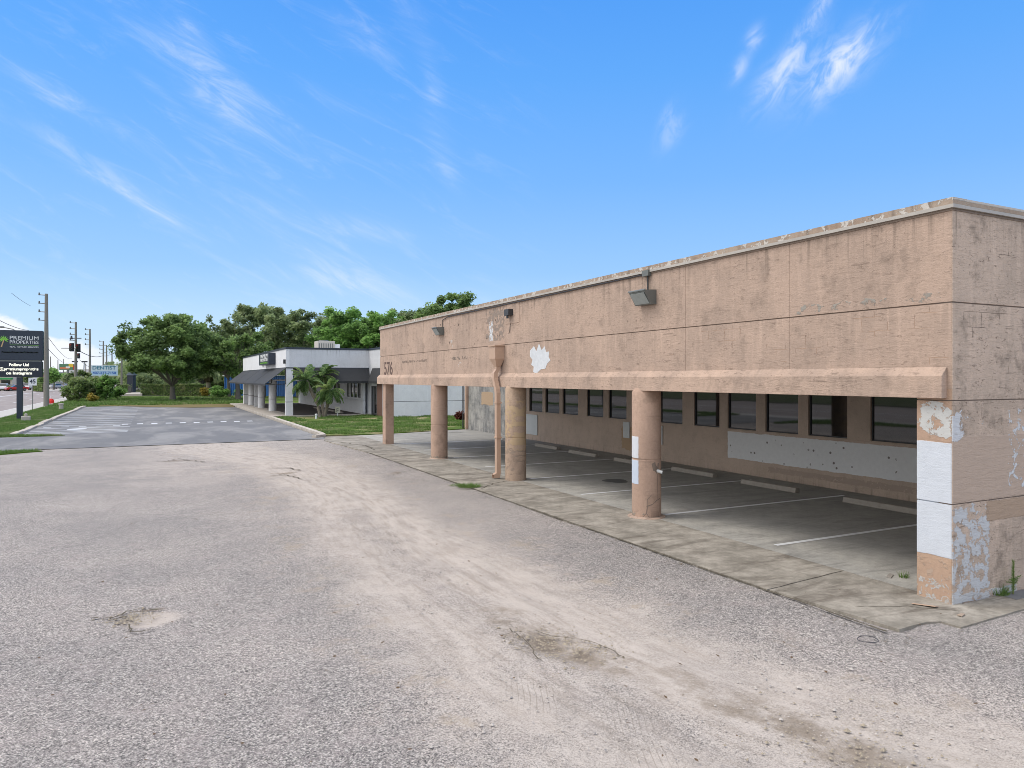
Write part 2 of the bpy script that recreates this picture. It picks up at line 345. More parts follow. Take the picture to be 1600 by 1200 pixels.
M['concrete_new'] = simple('pale_concrete', (.46, .42, .37), .9, 0, .25, 5, .3)
M['stop'] = simple('wheel_stop_concrete', (.33, .30, .265), .9, 0, .25, 9, .3)
M['polewood'] = simple('concrete_pole', (.22, .21, .18), .9, 0, .2, 6)
M['wire'] = simple('wire', (.05, .05, .06), .6)
M['awning'] = simple('charcoal_awning_fabric', (.032, .034, .038), .8, 0, .2, 4)
M['tire'] = simple('rubber', (.02, .02, .02), .8)
M['red'] = simple('bright_red_plastic', (.75, .02, .015), .5)
M['sky_blue'] = simple('blue_panel', (.02, .13, .42), .5)

def glassmat(name, tint, rough=.03):
    m, q, b, out = newmat(name); p = pos(q)
    b.inputs['Base Color'].default_value = (*tint, 1); b.inputs['Roughness'].default_value = rough
    b.inputs['IOR'].default_value = 1.62; b.inputs['Specular IOR Level'].default_value = .7
    bump(q, b, q.noise(p, 1.1, 1), .05, .02)
    return m
M['glass'] = glassmat('window_glass', (.014, .015, .017))
M['carglass'] = glassmat('car_glass', (.02, .025, .03), .08)

# lot gravel
def ground_lot():
    m, q, b, out = newmat('worn_chipseal'); p = pos(q)
    def attr(n):
        a = q.nt.nodes.new('ShaderNodeAttribute'); a.attribute_name = n; return a.outputs['Fac']
    dirt = attr('dirt'); soil = attr('soil'); acr = attr('across'); alg = attr('along'); tread = attr('tread')
    TR = q.comb(q.m('MULTIPLY', acr, 1.0), q.m('MULTIPLY', alg, .14))
    g1 = q.sep(q.voro(p, 100, 'F1', 1))[0]; g2 = q.sep(q.voro(p, 58, 'F1', 1))[1]
    g3 = q.noise(p, 150, 2, .7)
    gg = q.m('ADD', q.m('MULTIPLY', g1, .55), q.m('ADD', q.m('MULTIPLY', g2, .25), q.m('MULTIPLY', g3, .35)))
    big = q.noise(p, .35, 5, .6); med = q.noise(p, 2.2, 5, .65)
    r = q.nt.nodes.new('ShaderNodeValToRGB'); q.lk(gg, r.inputs[0])
    e = r.color_ramp.elements; e[0].position = .18; e[0].color = (.055, .052, .052, 1); e[1].position = .92; e[1].color = (.68, .645, .62, 1)
    k = r.color_ramp.elements.new(.48); k.color = (.235, .222, .22, 1); k = r.color_ramp.elements.new(.72); k.color = (.40, .375, .36, 1)
    cl_ = q.noise(p, 24, 8, .80); gg = q.m('ADD', gg, q.m('MULTIPLY', q.m('SUBTRACT', cl_, .5), .85)); q.lk(gg, r.inputs[0])
    c = r.outputs[0]
    c = q.mix(.8, c, q.mix(q.ss(big, .3, .7), (.80, .785, .76), (1.14, 1.085, 1.02)), 'MULTIPLY')
    c = q.mix(q.m('MULTIPLY', q.ss(med, .45, .75), .35), c, (.42, .36, .34))
    # dusty sand cover
    dn = q.m('ADD', dirt, q.m('MULTIPLY', q.m('SUBTRACT', q.noise(p, 1.3, 7, .68), .5), 1.1))
    dn = q.m('ADD', dn, q.m('MULTIPLY', q.m('SUBTRACT', g1, .5), .35))
    dm = q.ss(dn, .22, 1.0)
    sand = q.mix(q.noise(p, 2.6, 8, .7), (.38, .33, .285), (.55, .485, .43))
    sand = q.mix(q.m('MULTIPLY', q.ss(q.noise(p, 95, 2, .6), .60, .70), .45), sand, (.2, .17, .15))
    sand = q.mix(q.m('MULTIPLY', q.ss(q.noise(p, 70, 2, .6), .66, .72), .6), sand, (.72, .68, .62))
    c = q.mix(q.m('MULTIPLY', dm, .80), c, sand)
    # ruts, damp streaks and yellow fines dragged along the direction of travel
    s1 = q.noise(TR, 2.6, 8, .7); s2 = q.noise(TR, 6.5, 7, .72)
    inn = q.m('SUBTRACT', 1.0, q.ss(q.m('ABSOLUTE', acr), .5, 1.7))
    c = q.mix(q.m('MULTIPLY', q.m('MULTIPLY', q.ss(s1, .46, .68), inn), .46), c, (.255, .225, .205))
    c = q.mix(q.m('MULTIPLY', q.m('MULTIPLY', q.ss(s2, .50, .68), inn), .36), c, (.20, .165, .13))
    c = q.mix(q.m('MULTIPLY', q.m('MULTIPLY', q.ss(s2, .58, .36), dm), .25), c, (.60, .55, .51))
    fr = q.m('MULTIPLY', q.ss(q.m('ABSOLUTE', acr), .9, 1.7), q.m('SUBTRACT', 1.0, q.ss(q.m('ABSOLUTE', acr), 1.8, 2.8)))
    c = q.mix(q.m('MULTIPLY', q.m('MULTIPLY', q.ss(q.noise(p, 1.1, 8, .75), .52, .66), fr), .45), c, (.34, .275, .19))
    x_, y_, z_ = q.sep(p); wv = q.m('SINE', q.m('ADD', q.m('MULTIPLY', q.m('ADD', q.m('MULTIPLY', x_, .89), q.m('MULTIPLY', y_, -.45)), 115.0), q.m('MULTIPLY', q.noise(p, 2, 2), 9.0)))
    c = q.mix(q.m('MULTIPLY', q.m('MULTIPLY', q.ss(wv, .75, .98), tread), .42), c, (.17, .145, .12))
    # scattered dark tar spots and old drips
    tv = q.voro(p, 1.3); c = q.mix(q.m('MULTIPLY', q.m('SUBTRACT', 1.0, q.ss(q.m('ADD', tv, q.m('MULTIPLY', q.noise(p, 14, 3), .12)), .085, .12)), .45), c, (.12, .11, .10))
    sn = q.m('ADD', soil, q.m('MULTIPLY', q.m('SUBTRACT', q.noise(p, 2.4, 8, .72), .5), 1.6))
    smk = q.ss(sn, .35, .85)
    c = q.mix(q.m('MULTIPLY', smk, .75), c, q.mix(q.noise(p, 45, 5, .75), (.075, .058, .04), (.33, .265, .20)))
    q.lk(c, b.inputs['Base Color']); b.inputs['Roughness'].default_value = .92; b.inputs['Specular IOR Level'].default_value = .25
    h = q.m('ADD', q.m('MULTIPLY', gg, q.m('SUBTRACT', 1.0, q.m('MULTIPLY', dm, .8))), q.m('MULTIPLY', q.noise(p, 9, 6, .7), .5))
    bump(q, b, h, .6, .012)
    return m
M['lot'] = ground_lot()
def asphalt(name, ca, cb, rubber=.0, light=(.36, .34, .33)):
    m, q, b, out = newmat(name); p = pos(q)
    c = q.mix(q.noise(p, 60, 3, .7), ca, cb)
    pat = q.noise(q.scl(p, (1, .45, 1)), .45, 6, .62, .6)
    c = q.mix(q.m('MULTIPLY', q.ss(pat, .42, .66), .65), c, light)
    c = q.mix(q.m('MULTIPLY', q.ss(q.noise(p, .9, 6, .7), .55, .7), .35), c, (.06, .06, .07))
    q.lk(c, b.inputs['Base Color']); b.inputs['Roughness'].default_value = .85
    bump(q, b, q.noise(p, 60, 3), .3, .01); return m
M['asphalt'] = asphalt('neighbour_asphalt', (.105, .105, .11), (.205, .205, .21), light=(.31, .30, .29))
M['road'] = asphalt('road_asphalt', (.24, .205, .195), (.30, .26, .25), light=(.36, .32, .30))
def concrete(name, ca, cb, dark, damt=.5, bay_floor=False):
    m, q, b, out = newmat(name); p = pos(q)
    c = q.mix(q.ss(q.noise(p, 1.6, 8, .72), .3, .7), ca, cb)
    st = q.noise(q.scl(p, (.6, 2.2, 1)), 1.0, 7, .7, .8)
    c = q.mix(q.m('MULTIPLY', q.ss(st, .47, .68), damt), c, dark)
    c = q.mix(.8, c, q.mix(q.noise(p, 13, 9, .8), (.45, .45, .45), (1.5, 1.5, 1.48)), 'MULTIPLY')
    c = q.mix(q.m('MULTIPLY', q.ss(q.noise(p, 70, 4, .8), .55, .7), .4), c, tuple(k*.45 for k in ca))
    if bay_floor:
        x, y, z = q.sep(p)
        # greyer from the front edge inward, broken up by noise
        g = q.m('ADD', q.ss(x, 9.4, 11.4), q.m('MULTIPLY', q.m('SUBTRACT', q.noise(p, .5, 5, .65), .5), 1.4))
        c = q.mix(q.m('MULTIPLY', q.ss(g, .2, .9), .42), c, (.20, .20, .195))
        c = q.mix(q.m('MULTIPLY', q.ss(q.noise(q.scl(p, (.35, 1.6, 1)), 1.3, 7, .7), .55, .7), .5), c, (.28, .27, .25))
    q.lk(c, b.inputs['Base Color']); b.inputs['Roughness'].default_value = .88
    bump(q, b, q.noise(p, 40, 6, .75), .4, .008); return m
M['apron'] = concrete('apron_concrete', (.20, .18, .148), (.42, .38, .325), (.12, .10, .078), .8)
M['slab'] = concrete('bay_concrete', (.31, .30, .275), (.46, .44, .40), (.17, .165, .155), .6, True)
M['sidewalk'] = concrete('sidewalk_concrete', (.45, .43, .41), (.52, .50, .48), (.35, .33, .3), .3)
M['kerb'] = concrete('kerb_concrete', (.46, .41, .36), (.58, .53, .47), (.28, .25, .2), .5)
M['crack'] = simple('crack_soil', (.10, .085, .06), 1, 0, .5, 20)
M['paint'] = simple('faded_line_paint', (.50, .50, .48), .8, 0, .25, 10)
M['paintfaint'] = simple('worn_line_paint', (.40, .40, .39), .85, 0, .35, 6)
def grassmat(name, g1, g2, dry, amt):
    m, q, b, out = newmat(name); p = pos(q)
    c = q.mix(q.noise(p, 3, 5, .7), g1, g2)
    c = q.mix(q.m('MULTIPLY', q.ss(q.noise(p, .55, 5, .65), .46, .62), amt), c, dry)
    q.lk(c, b.inputs['Base Color']); b.inputs['Roughness'].default_value = 1; b.inputs['Specular IOR Level'].default_value = .1
    bump(q, b, q.noise(p, 30, 5, .8), .8, .03); return m
M['turf'] = grassmat('turf', (.07, .12, .025), (.12, .19, .04), (.34, .28, .17), .85)
M['turf_l'] = grassmat('turf_green', (.07, .13, .02), (.11, .19, .03), (.26, .22, .12), .6)
M['land'] = grassmat('far_land', (.06, .085, .04), (.09, .12, .05), (.2, .18, .14), .6)
def leafmat(name, dk, lt, hi, trans=.35):
    m, q, b, out = newmat(name)
    a = q.nt.nodes.new('ShaderNodeAttribute'); a.attribute_name = 'tint'; t = a.outputs['Fac']
    p = pos(q)
    c = q.mix(t, dk, lt); c = q.mix(q.ss(q.noise(p, .8, 3), .5, .72), c, hi)
    q.lk(c, b.inputs['Base Color']); b.inputs['Roughness'].default_value = .6; b.inputs['Specular IOR Level'].default_value = .3
    tr = q.nt.nodes.new('ShaderNodeBsdfTranslucent'); q.lk(c, tr.inputs[0])
    mx = q.nt.nodes.new('ShaderNodeMixShader'); mx.inputs[0].default_value = trans
    q.lk(b.outputs[0], mx.inputs[1]); q.lk(tr.outputs[0], mx.inputs[2]); q.lk(mx.outputs[0], out.inputs[0])
    return m
M['leafA'] = leafmat('oak_leaf', (0.09, 0.15, 0.058), (0.294, 0.432, 0.15), (0.36, 0.504, 0.18), .5)
M['leafB'] = leafmat('olive_leaf', (0.114, 0.162, 0.078), (0.348, 0.444, 0.204), (0.444, 0.516, 0.252), .5)
M['leafC'] = leafmat('bright_leaf', (0.096, 0.18, 0.06), (0.3, 0.516, 0.144), (0.372, 0.6, 0.18), .5)
M['leafP'] = leafmat('palm_leaf', (0.072, 0.149, 0.05), (0.336, 0.483, 0.187), (0.432, 0.506, 0.198), 0.4)
M['leafD'] = leafmat('bush_leaf', (0.077, 0.132, 0.05), (0.286, 0.396, 0.132), (0.418, 0.44, 0.22), 0.45)
M['leafY'] = leafmat('yellow_leaf', (.22, .19, .03), (.42, .33, .07), (.35, .3, .06))
M['leafR'] = leafmat('red_leaf', (.08, .02, .018), (.20, .06, .035), (.12, .09, .03))
M['blade'] = leafmat('grass_blade', (0.075, 0.14, 0.03), (0.2, 0.33, 0.08), (0.33, 0.36, 0.17), .35)
M['deadleaf'] = simple('dry_frond', (.30, .25, .16), .9, 0, .3, 10)
M['bark'] = simple('bark', (.17, .15, .125), .95, 0, .35, 9, .6)
M['palmbark'] = simple('palm_bark', (.22, .19, .15), .95, 0, .4, 14, .7)
M['bloom'] = simple('pale_blossom', (.62, .52, .46), .8)

# ------------------------------------------------------------------ THE SETTING
def sheet(name, pts, z, mat, th=None):
    mb = MB()
    if th: mb.prism(pts, z-th, z)
    else: mb.add([(x, y, z) for x, y in pts], [tuple(range(len(pts)))])
    o = mb.build(name, mat); return tag(o, kind='structure')
sheet('ground', [(-900, -500), (900, -500), (900, 1500), (-900, 1500)], -.30, M['land'])
# lot surface with worn dirt track
def seg_d(X, Y, pts):
    best = np.full(X.shape, 1e9); side = np.zeros(X.shape)
    for (x0, y0), (x1, y1) in zip(pts[:-1], pts[1:]):
        dx, dy = x1-x0, y1-y0; L2 = dx*dx+dy*dy
        t = np.clip(((X-x0)*dx+(Y-y0)*dy)/L2, 0, 1); ex = X-(x0+t*dx); ey = Y-(y0+t*dy); d = np.sqrt(ex*ex+ey*ey)
        m_ = d < best; best = np.where(m_, d, best); side = np.where(m_, ex*dy-ey*dx, side)
    return best, np.sign(side)*best
def sst(x, a, b):
    t = np.clip((x-a)/(b-a), 0, 1); return t*t*(3-2*t)
XE = 7.62
xs = np.concatenate([np.linspace(-9.72, -5, 20, endpoint=False), np.arange(-5, 12.01, .1), np.linspace(12.3, 40, 20)])
ys = np.concatenate([np.linspace(-25, 2, 20, endpoint=False), np.arange(2, 15, .1), np.arange(15, 34.8, .16), [34.85]])
GX, GY = np.meshgrid(xs, ys)
track = [G(*p) for p in [(330, 700), (450, 722), (530, 765), (600, 830), (665, 880), (730, 925), (830, 985), (900, 1030), (1000, 1080), (1150, 1150), (1330, 1210)]]
track = [(2.6, 36)]+track+[(5.6, 1.5), (9, -5)]
dt, sdt = seg_d(GX, GY, track)
wid = np.where(GY > 16, 1.5+(GY-16)*.07, 1.5+.06*(16-GY))
dirt = 1-sst(dt, wid*.25, wid*1.55)
dirt = dirt*(.92-.30*np.exp(-((sdt-.25)/.45)**2)*(GY < 16))
dirt = np.maximum(dirt, .55*sst(GY, 17, 25)*(1-sst(np.abs(GX-3.0), 2.5, 7)))
dirt = np.maximum(dirt, .30*sst(GY, 10, 30))
dirt = np.maximum(dirt, .42*(1-sst(np.abs(GY-33), .2, 3)))
soilp = [G(*p) for p in [(770, 955), (860, 1005), (950, 1035), (1060, 1070), (1230, 1125), (1400, 1190)]]
ds, _ = seg_d(GX, GY, soilp)
soil = .62*(1-sst(ds, .0, .75))
al = np.zeros(GX.shape); bb = np.full(GX.shape, 1e9); cum_ = 0
for (x0_, y0_), (x1_, y1_) in zip(track[:-1], track[1:]):
    dx_, dy_ = x1_-x0_, y1_-y0_; L_ = sqrt(dx_*dx_+dy_*dy_); t_ = np.clip(((GX-x0_)*dx_+(GY-y0_)*dy_)/L_**2, 0, 1)
    d_ = np.hypot(GX-x0_-t_*dx_, GY-y0_-t_*dy_); m_ = d_ < bb; bb = np.where(m_, d_, bb); al = np.where(m_, cum_+t_*L_, al); cum_ += L_
def blob(px, py, rx, ry, v):
    x0, y0 = G(px, py); return v*np.exp(-(((GX-x0)/rx)**2+((GY-y0)/ry)**2))
soil = np.maximum(soil, blob(850, 1000, .22, .32, 1.0)); soil = np.maximum(soil, blob(905, 1022, .30, .22, .9)); soil = np.maximum(soil, blob(1340, 1180, .5, .4, .8)); soil = np.maximum(soil, blob(620, 738, .25, .6, .7)); soil = np.maximum(soil, blob(285, 719, 1.0, .35, .75))
soil = np.maximum(soil, blob(445, 738, .5, .35, .8)); soil = np.maximum(soil, blob(600, 715, .5, .8, .5)); soil = np.maximum(soil, blob(960, 945, .6, .3, .35))
soil = np.maximum(soil, blob(360, 800, 1.6, .5, .42)); soil = np.maximum(soil, blob(560, 905, .8, .3, .35))
dirt = np.maximum(dirt, blob(238, 966, .26, .26, 2.0)); soil = np.maximum(soil, blob(198, 968, .14, .2, .9)); soil = np.maximum(soil, blob(230, 953, .25, .06, 1.1)); dirt = np.maximum(dirt, blob(880, 1000, .5, .35, .9))
GZ = np.zeros(GX.shape)
for j in range(GX.shape[0]):
    for i in range(GX.shape[1]):
        if -6 < GX[j, i] < 8 and GY[j, i] < 34.5:
            GZ[j, i] = -.012+.022*mnoise.noise((GX[j, i]*.35, GY[j, i]*.35, 0))+.006*mnoise.noise((GX[j, i]*2.1, GY[j, i]*2.1, 3))
GZ -= blob(228, 968, .17, .13, .045)+blob(860, 1005, .30, .30, .07)+blob(920, 1022, .3, .2, .04)+blob(445, 738, .4, .2, .04)
GZ = np.minimum(GZ, .008)
ny_, nx_ = GX.shape
me = bpy.data.meshes.new('parking_lot'); me.vertices.add(nx_*ny_)
me.vertices.foreach_set('co', np.stack([GX, GY, GZ], -1).astype(np.float32).ravel())
ii, jj = np.meshgrid(np.arange(nx_-1), np.arange(ny_-1)); a = (jj*nx_+ii).ravel()
fc = np.stack([a, a+1, a+nx_+1, a+nx_], -1).astype(np.int32)
me.loops.add(fc.size); me.loops.foreach_set('vertex_index', fc.ravel()); me.polygons.add(len(fc))
me.polygons.foreach_set('loop_start', np.arange(0, fc.size, 4, dtype=np.int32)); me.polygons.foreach_set('loop_total', np.full(len(fc), 4, np.int32))
me.update(); me.polygons.foreach_set('use_smooth', [True]*len(fc))
tread = np.clip(blob(838, 1085, .22, .35, 1.2)+blob(985, 1120, .25, .3, 1.1)+blob(1020, 1180, .3, .2, 1)+blob(640, 1110, .2, .2, .5)+blob(1290, 1165, .3, .25, .8), 0, 1)
for nm, arr in (('dirt', dirt), ('soil', soil), ('across', sdt), ('along', al), ('tread', tread)):
    at = me.attributes.new(nm, 'FLOAT', 'POINT'); at.data.foreach_set('value', arr.astype(np.float32).ravel())
me.materials.append(M['lot']); lot = bpy.data.objects.new('parking_lot', me); COL.objects.link(lot); tag(lot, kind='structure')

# neighbour's darker asphalt lot and driveway to the road
def wavy(x0, x1, y, n=40, a=.12):
    return [(x0+(x1-x0)*i/n, y+a*mnoise.noise(((x0+(x1-x0)*i/n)*.8, y, 7))) for i in range(n+1)]
sheet('asphalt_lot', [(-9.7, 34.0)]+wavy(-9.7, -5, 34.3)+wavy(-5, 7.6, 34.9)+[(7.45, 36), (7.45, 85), (-6.15, 85), (-6.15, 43.0), (-9.7, 43.0)], .016, M['asphalt'])
sheet('road', [(-36, -300), (-12.0, -300), (-12.0, 400), (-36, 400)], -.10, M['road'])
sheet('cross_road', [(-36, 214), (40, 214), (40, 236), (-36, 236)], -.094, M['concrete_new'])
sheet('far_forecourt', [(-62, 150), (-36.3, 150), (-36.3, 400), (-62, 400)], -.05, M['concrete_new'])
mb = MB(); mb.box(-12.0, -11.75, -200, 300, -.3, .0); mb.build('road_kerb', M['sidewalk']); tag(bpy.data.objects['road_kerb'], kind='structure')
sheet('sidewalk', [(-11.75, -100), (-9.72, -100), (-9.72, 210), (-11.75, 210)], .012, M['sidewalk'], .2)
mk = MB()
for Y in np.arange(-40, 330, 12.2):
    for X in (-15.4, -18.9, -26.2, -29.7): mk.box(X-.07, X+.07, Y, Y+3.1, -.096, -.092)
mk.box(-12.45, -12.3, -100, 330, -.096, -.092); mk.box(-22.7, -22.55, -100, 330, -.096, -.092); mk.box(-22.35, -22.2, -100, 330, -.096, -.092)
tag(mk.build('road_markings', M['white']), kind='structure')
# grass verges
def turf(name, pts, z, mat): return sheet(name, pts, z, mat, .25)
turf('grass_verge', [(-9.7, 42.9), (-6.2, 42.75), (-5, 42.6), (-4.0, 42.75), (-4.1, 42.9), (-6.45, 43.6), (-6.45, 85.4), (7.2, 85.4), (9, 84.5), (30, 86), (40, 130), (-9.7, 130)], .03, M['turf_l'])
turf('grass_strip', [(-9.7, 25), (-6.5, 31), (-5.4, 33.2), (-3.95, 34.1), (-4.3, 34.35), (-9.7, 34.5)], .028, M['turf_l'])
turf('lawn', [(7.75, 36.3), (10.6, 36.2), (16.6, 37.9), (40, 38), (40, 52), (15, 52), (15, 54.6), (7.9, 54.9)], .07, M['turf'])
turf('far_lawn', [(-200, -200), (-36.3, -200), (-36.3, 149), (-200, 149)], .0, M['land'])
# parking stall lines of the neighbour lot, dashed arrow row, wheelchair bay
mk = MB()
for Y in (44.35, 45.3, 46.55, 49.05, 51.7, 54.0, 56.6, 59.3, 62.0, 64.8, 67.6, 70.4, 73.2, 76.0, 78.8, 81.6):
    mk.box(-6.0, -1.25, Y, Y+.15, .018, .020)
tag(mk.build('stall_lines', M['white']), kind='structure')
mk = MB()
for i in range(10): mk.box(-1.75+i*.83, -1.40+i*.83, 51.25, 51.95, .0185, .0205)
mk.tube((-3.9, 47.9, .0185), (-3.9, 47.9, .0205), .5, n=20)
for i in range(5): mk.box(-5.8+i*.9, -5.4+i*.9, 50.2, 50.45, .0185, .0205)
tag(mk.build('lot_markings', M['white']), kind='structure')
# kerbs
mk = MB(); y = 43.8
while y < 85:
    L = random.uniform(1.5, 3.2); dx = random.uniform(-.06, .06); mk.box(-6.45+dx, -6.15+dx, y, min(85, y+L-.05), -.1, .13+random.uniform(-.03, .02)); y += L
tag(mk.build('kerb_stones', M['kerb'], bevel=.03), kind='structure')
mk = MB(); ks = [(7.05, 35.75), (7.6, 36.2), (7.72, 37.5), (7.74, 55), (7.74, 85)]
for (xa, ya), (xb, yb) in zip(ks[:-1], ks[1:]):
    dx, dy = xb-xa, yb-ya; L = sqrt(dx*dx+dy*dy); nx, ny = -dy/L*.13, dx/L*.13
    mk.prism([(xa-nx, ya-ny), (xb-nx, yb-ny), (xb+nx, yb+ny), (xa+nx, ya+ny)], -.1, .14)
tag(mk.build('kerb', M['kerb']), kind='structure')
# concrete apron in panels, bay slab, paint
def rag(pts, a=.012, st=.25):
    out = []
    for (x0, y0), (x1, y1) in zip(pts, pts[1:]+pts[:1]):
        L = sqrt((x1-x0)**2+(y1-y0)**2); n = max(1, int(L/st))
        for i in range(n):
            t = i/n; x = x0+(x1-x0)*t; y = y0+(y1-y0)*t
            out.append((x+a*mnoise.noise((x*3, y*3, 1))*2, y+a*mnoise.noise((x*3, y*3, 9))*2))
    return out
mk = MB()
jo = [(7.25, 7.45), (12.0, 12.1), (15.1, 15.25), (18.0, 18.35), (21.4, 21.35), (24.4, 24.5), (27.4, 27.6), (30.5, 30.6), (34.0, 33.0)]
g = .007
xo = lambda Y: 7.58-.0*Y if Y < 28 else 7.58-.14*(Y-28)*.5
P0 = [(7.73, 5.42), (8.24, 5.44), (8.44, 5.36), (8.45, 5.14), (9.9, 5.20), (12.5, 5.3), (12.5, 5.66), (9.33, 5.66), (9.33, 7.43), (7.6, 7.23)]
mk.prism(rag(P0), -.1, .022)
for (a0, b0), (a1, b1) in zip(jo[:-1], jo[1:]):
    mk.prism(rag([(xo(a0), a0+g), (9.33, b0+g), (9.33, b1-g), (xo(a1), a1-g)]), -.1, .022+random.uniform(-.002, .002))
mk.prism(rag([(7.2, 34.0), (9.33, 33.02), (9.33, 36.15), (7.7, 36.15)]), -.1, .022)
tag(mk.build('concrete_apron', M['apron']), kind='structure')
mk = MB(); mk.prism([(9.34, 5.7), (16.0, 5.7), (16.0, 33), (9.34, 33)], -.1, .024)
mk.prism([(9.34, 33.02), (16.0, 33.02), (16.0, 37.8), (10, 36.15), (9.34, 36.15)], -.1, .024)
tag(mk.build('carport_slab', M['slab']), kind='structure')
mk = MB()
for i, Y in enumerate((9.1, 12.2, 15.25, 18.3, 21.4, 24.45, 27.5, 30.5)):
    mk.box(9.55+random.uniform(0, .3), 15.3, Y-.05, Y+.05, .026, .028)
tag(mk.build('bay_lines', M['white']), kind='structure')
mk = MB(); mk.prism(rag([(10.15, 5.42), (12.4, 5.45), (12.4, 5.67), (10.15, 5.67)], .03), .023, .026); tag(mk.build('asphalt_patch', M['asphalt']), kind='structure')
mk = MB(); mk.prism(rag([(11.7+.34*cos(a)*(1+.15*sin(3*a)), 16.8+.40*sin(a)) for a in np.linspace(0, 2*pi, 19)[:-1]], .01), .0265, .0285)
tag(mk.build('oil_stain', simple('oil_stain', (.09, .09, .088), .8, 0, .4, 6)), kind='structure')
# cracks
ck = MB()
def crack(pts, w, z=.014, jit=.05, step=.12):
    out = []
    for (x0, y0), (x1, y1) in zip(pts[:-1], pts[1:]):
        L = sqrt((x1-x0)**2+(y1-y0)**2); n = max(1, int(L/step))
        for i in range(n): t = i/n; out.append((x0+(x1-x0)*t+random.uniform(-jit, jit), y0+(y1-y0)*t+random.uniform(-jit, jit)))
    out.append(pts[-1])
    for i in range(len(out)-1):
        (xa, ya), (xb, yb) = out[i], out[i+1]; L = sqrt((xb-xa)**2+(yb-ya)**2)+1e-6; nx, ny = -(yb-ya)/L, (xb-xa)/L
        wa = w*random.uniform(.3, 1); wb = w*random.uniform(.3, 1)
        ck.add([(xa-nx*wa, ya-ny*wa, z), (xb-nx*wb, yb-ny*wb, z), (xb+nx*wb, yb+ny*wb, z), (xa+nx*wa, ya+ny*wa, z)], [(0, 1, 2, 3)])
def pg(*l): return [G(x, y) for x, y in l]
crack([(7.57, 5.45), (7.57, 28)], .024, .012, .012)
crack(pg((145, 967), (175, 966), (190, 961), (205, 955), (225, 953), (248, 955)), .018, .013, .03, .05); crack(pg((178, 969), (200, 964)), .016, .013, .02, .05); crack(pg((203, 976), (204, 988), (222, 989), (236, 984)), .016, .013, .02, .05)
crack(pg((796, 984), (806, 992), (830, 1012), (836, 1026), (848, 1034)), .008, .013, .02, .07); crack(pg((835, 985), (862, 995), (905, 1000), (940, 1010), (975, 1028)), .008, .013, .02, .07)
crack(pg((415, 732), (450, 731), (470, 735)), .035, .013, .06); crack(pg((425, 744), (445, 741), (472, 749)), .03, .013, .06)
crack(pg((255, 722), (280, 717), (320, 722)), .03, .013, .08)
crack([(7.75, 17.2), (8.4, 17.9), (9.2, 18.35)], .025, .026, .05); crack([(7.7, 17.6), (8.5, 17.5), (9.3, 17.0)], .015, .026, .05)
crack([(8.0, 6.2), (8.6, 5.9), (9.0, 5.5)], .008, .0245, .03); crack([(8.1, 28.5), (8.2, 30.5), (7.6, 32.5)], .05, .026, .1); crack([(11, 36), (13, 35.5), (15, 35.8)], .05, .028, .2)
crack([(7.0, 19.2), (6.6, 20.0), (6.2, 20.3)], .012, .013, .05); crack([(6.0, 20.5), (7.5, 22.0)], .012, .013, .07)
tag(ck.build('pavement_cracks', M['crack']), kind='structure')

# ------------------------------------------------------------------ TAN BUILDING
XF = 9.17; Y0 = 5.70; Y1 = 31.6; ZT_ = 5.12; ZB = 2.67; ZBT = 2.97; YB = 37.7; XW = 16.0; XR = 34.0
tb = empty('commercial_building', (XF, Y0, 0), 0, 'weathered tan stucco building with open ground floor parking bays and peeling paint', 'building')
TO = (XF, Y0, 0)
def part(mb, name, mat, parent=tb, off=TO, **kw): return mb.build(name, mat, parent, off=off, **kw)
js = [Y0, 8.33, 10.85, 13.4, 15.96, 18.7, 21.4, 24.4, 27.8, Y1]
mb = MB()
for k in range(len(js)-1):
    a, b_ = js[k]+(.004 if k else 0), js[k+1]-(.004 if k < len(js)-2 else 0)
    mb.box(XF, XF+.2, a, b_, 2.8, 3.900); mb.box(XF, XF+.2, a, b_, 3.918, ZT_)
part(mb, 'fascia', M['fascia'])
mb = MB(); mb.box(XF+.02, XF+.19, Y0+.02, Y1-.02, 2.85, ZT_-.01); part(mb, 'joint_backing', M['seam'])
mb = MB(); mb.extr([(XF-.002, ZB+.003), (XF-.115, ZB), (XF-.115, ZBT-.01), (XF-.002, 3.08)][::-1], 'y', Y0+.06, Y1+.12)
mb.box(XF, XF+.45, Y0+.3, Y1, ZB, 2.795)
part(mb, 'fascia_band', M['band'], bevel=.006)
mb = MB(); mb.box(XF+.47, XW-.01, Y0+.25, Y1, 2.70, 2.78); part(mb, 'carport_ceiling', M['white'])
# end wall with grooves
mb = MB()
for (z0, z1) in ((0, 1.30), (1.315, 2.635), (2.65, 3.900), (3.918, ZT_)): mb.box(XF+.004, XR, Y0-.007, Y0+.2, z0, z1)
part(mb, 'end_wall', M['side'])
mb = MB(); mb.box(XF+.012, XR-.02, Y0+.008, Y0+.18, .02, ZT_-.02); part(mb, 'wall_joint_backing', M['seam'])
# the end wall face carries on across the thickness of the corner pier and fascia
mb = MB()
for (z0, z1) in ((0, 1.30), (1.315, 2.635), (2.65, 2.79)): mb.box(XF, XF+.208, Y0+.003, Y0+.47, z0, z1)
mb.box(XF+.03, XF+.19, Y0+.03, Y0+.44, .02, 2.6)
part(mb, 'corner_pier', M['pier'])
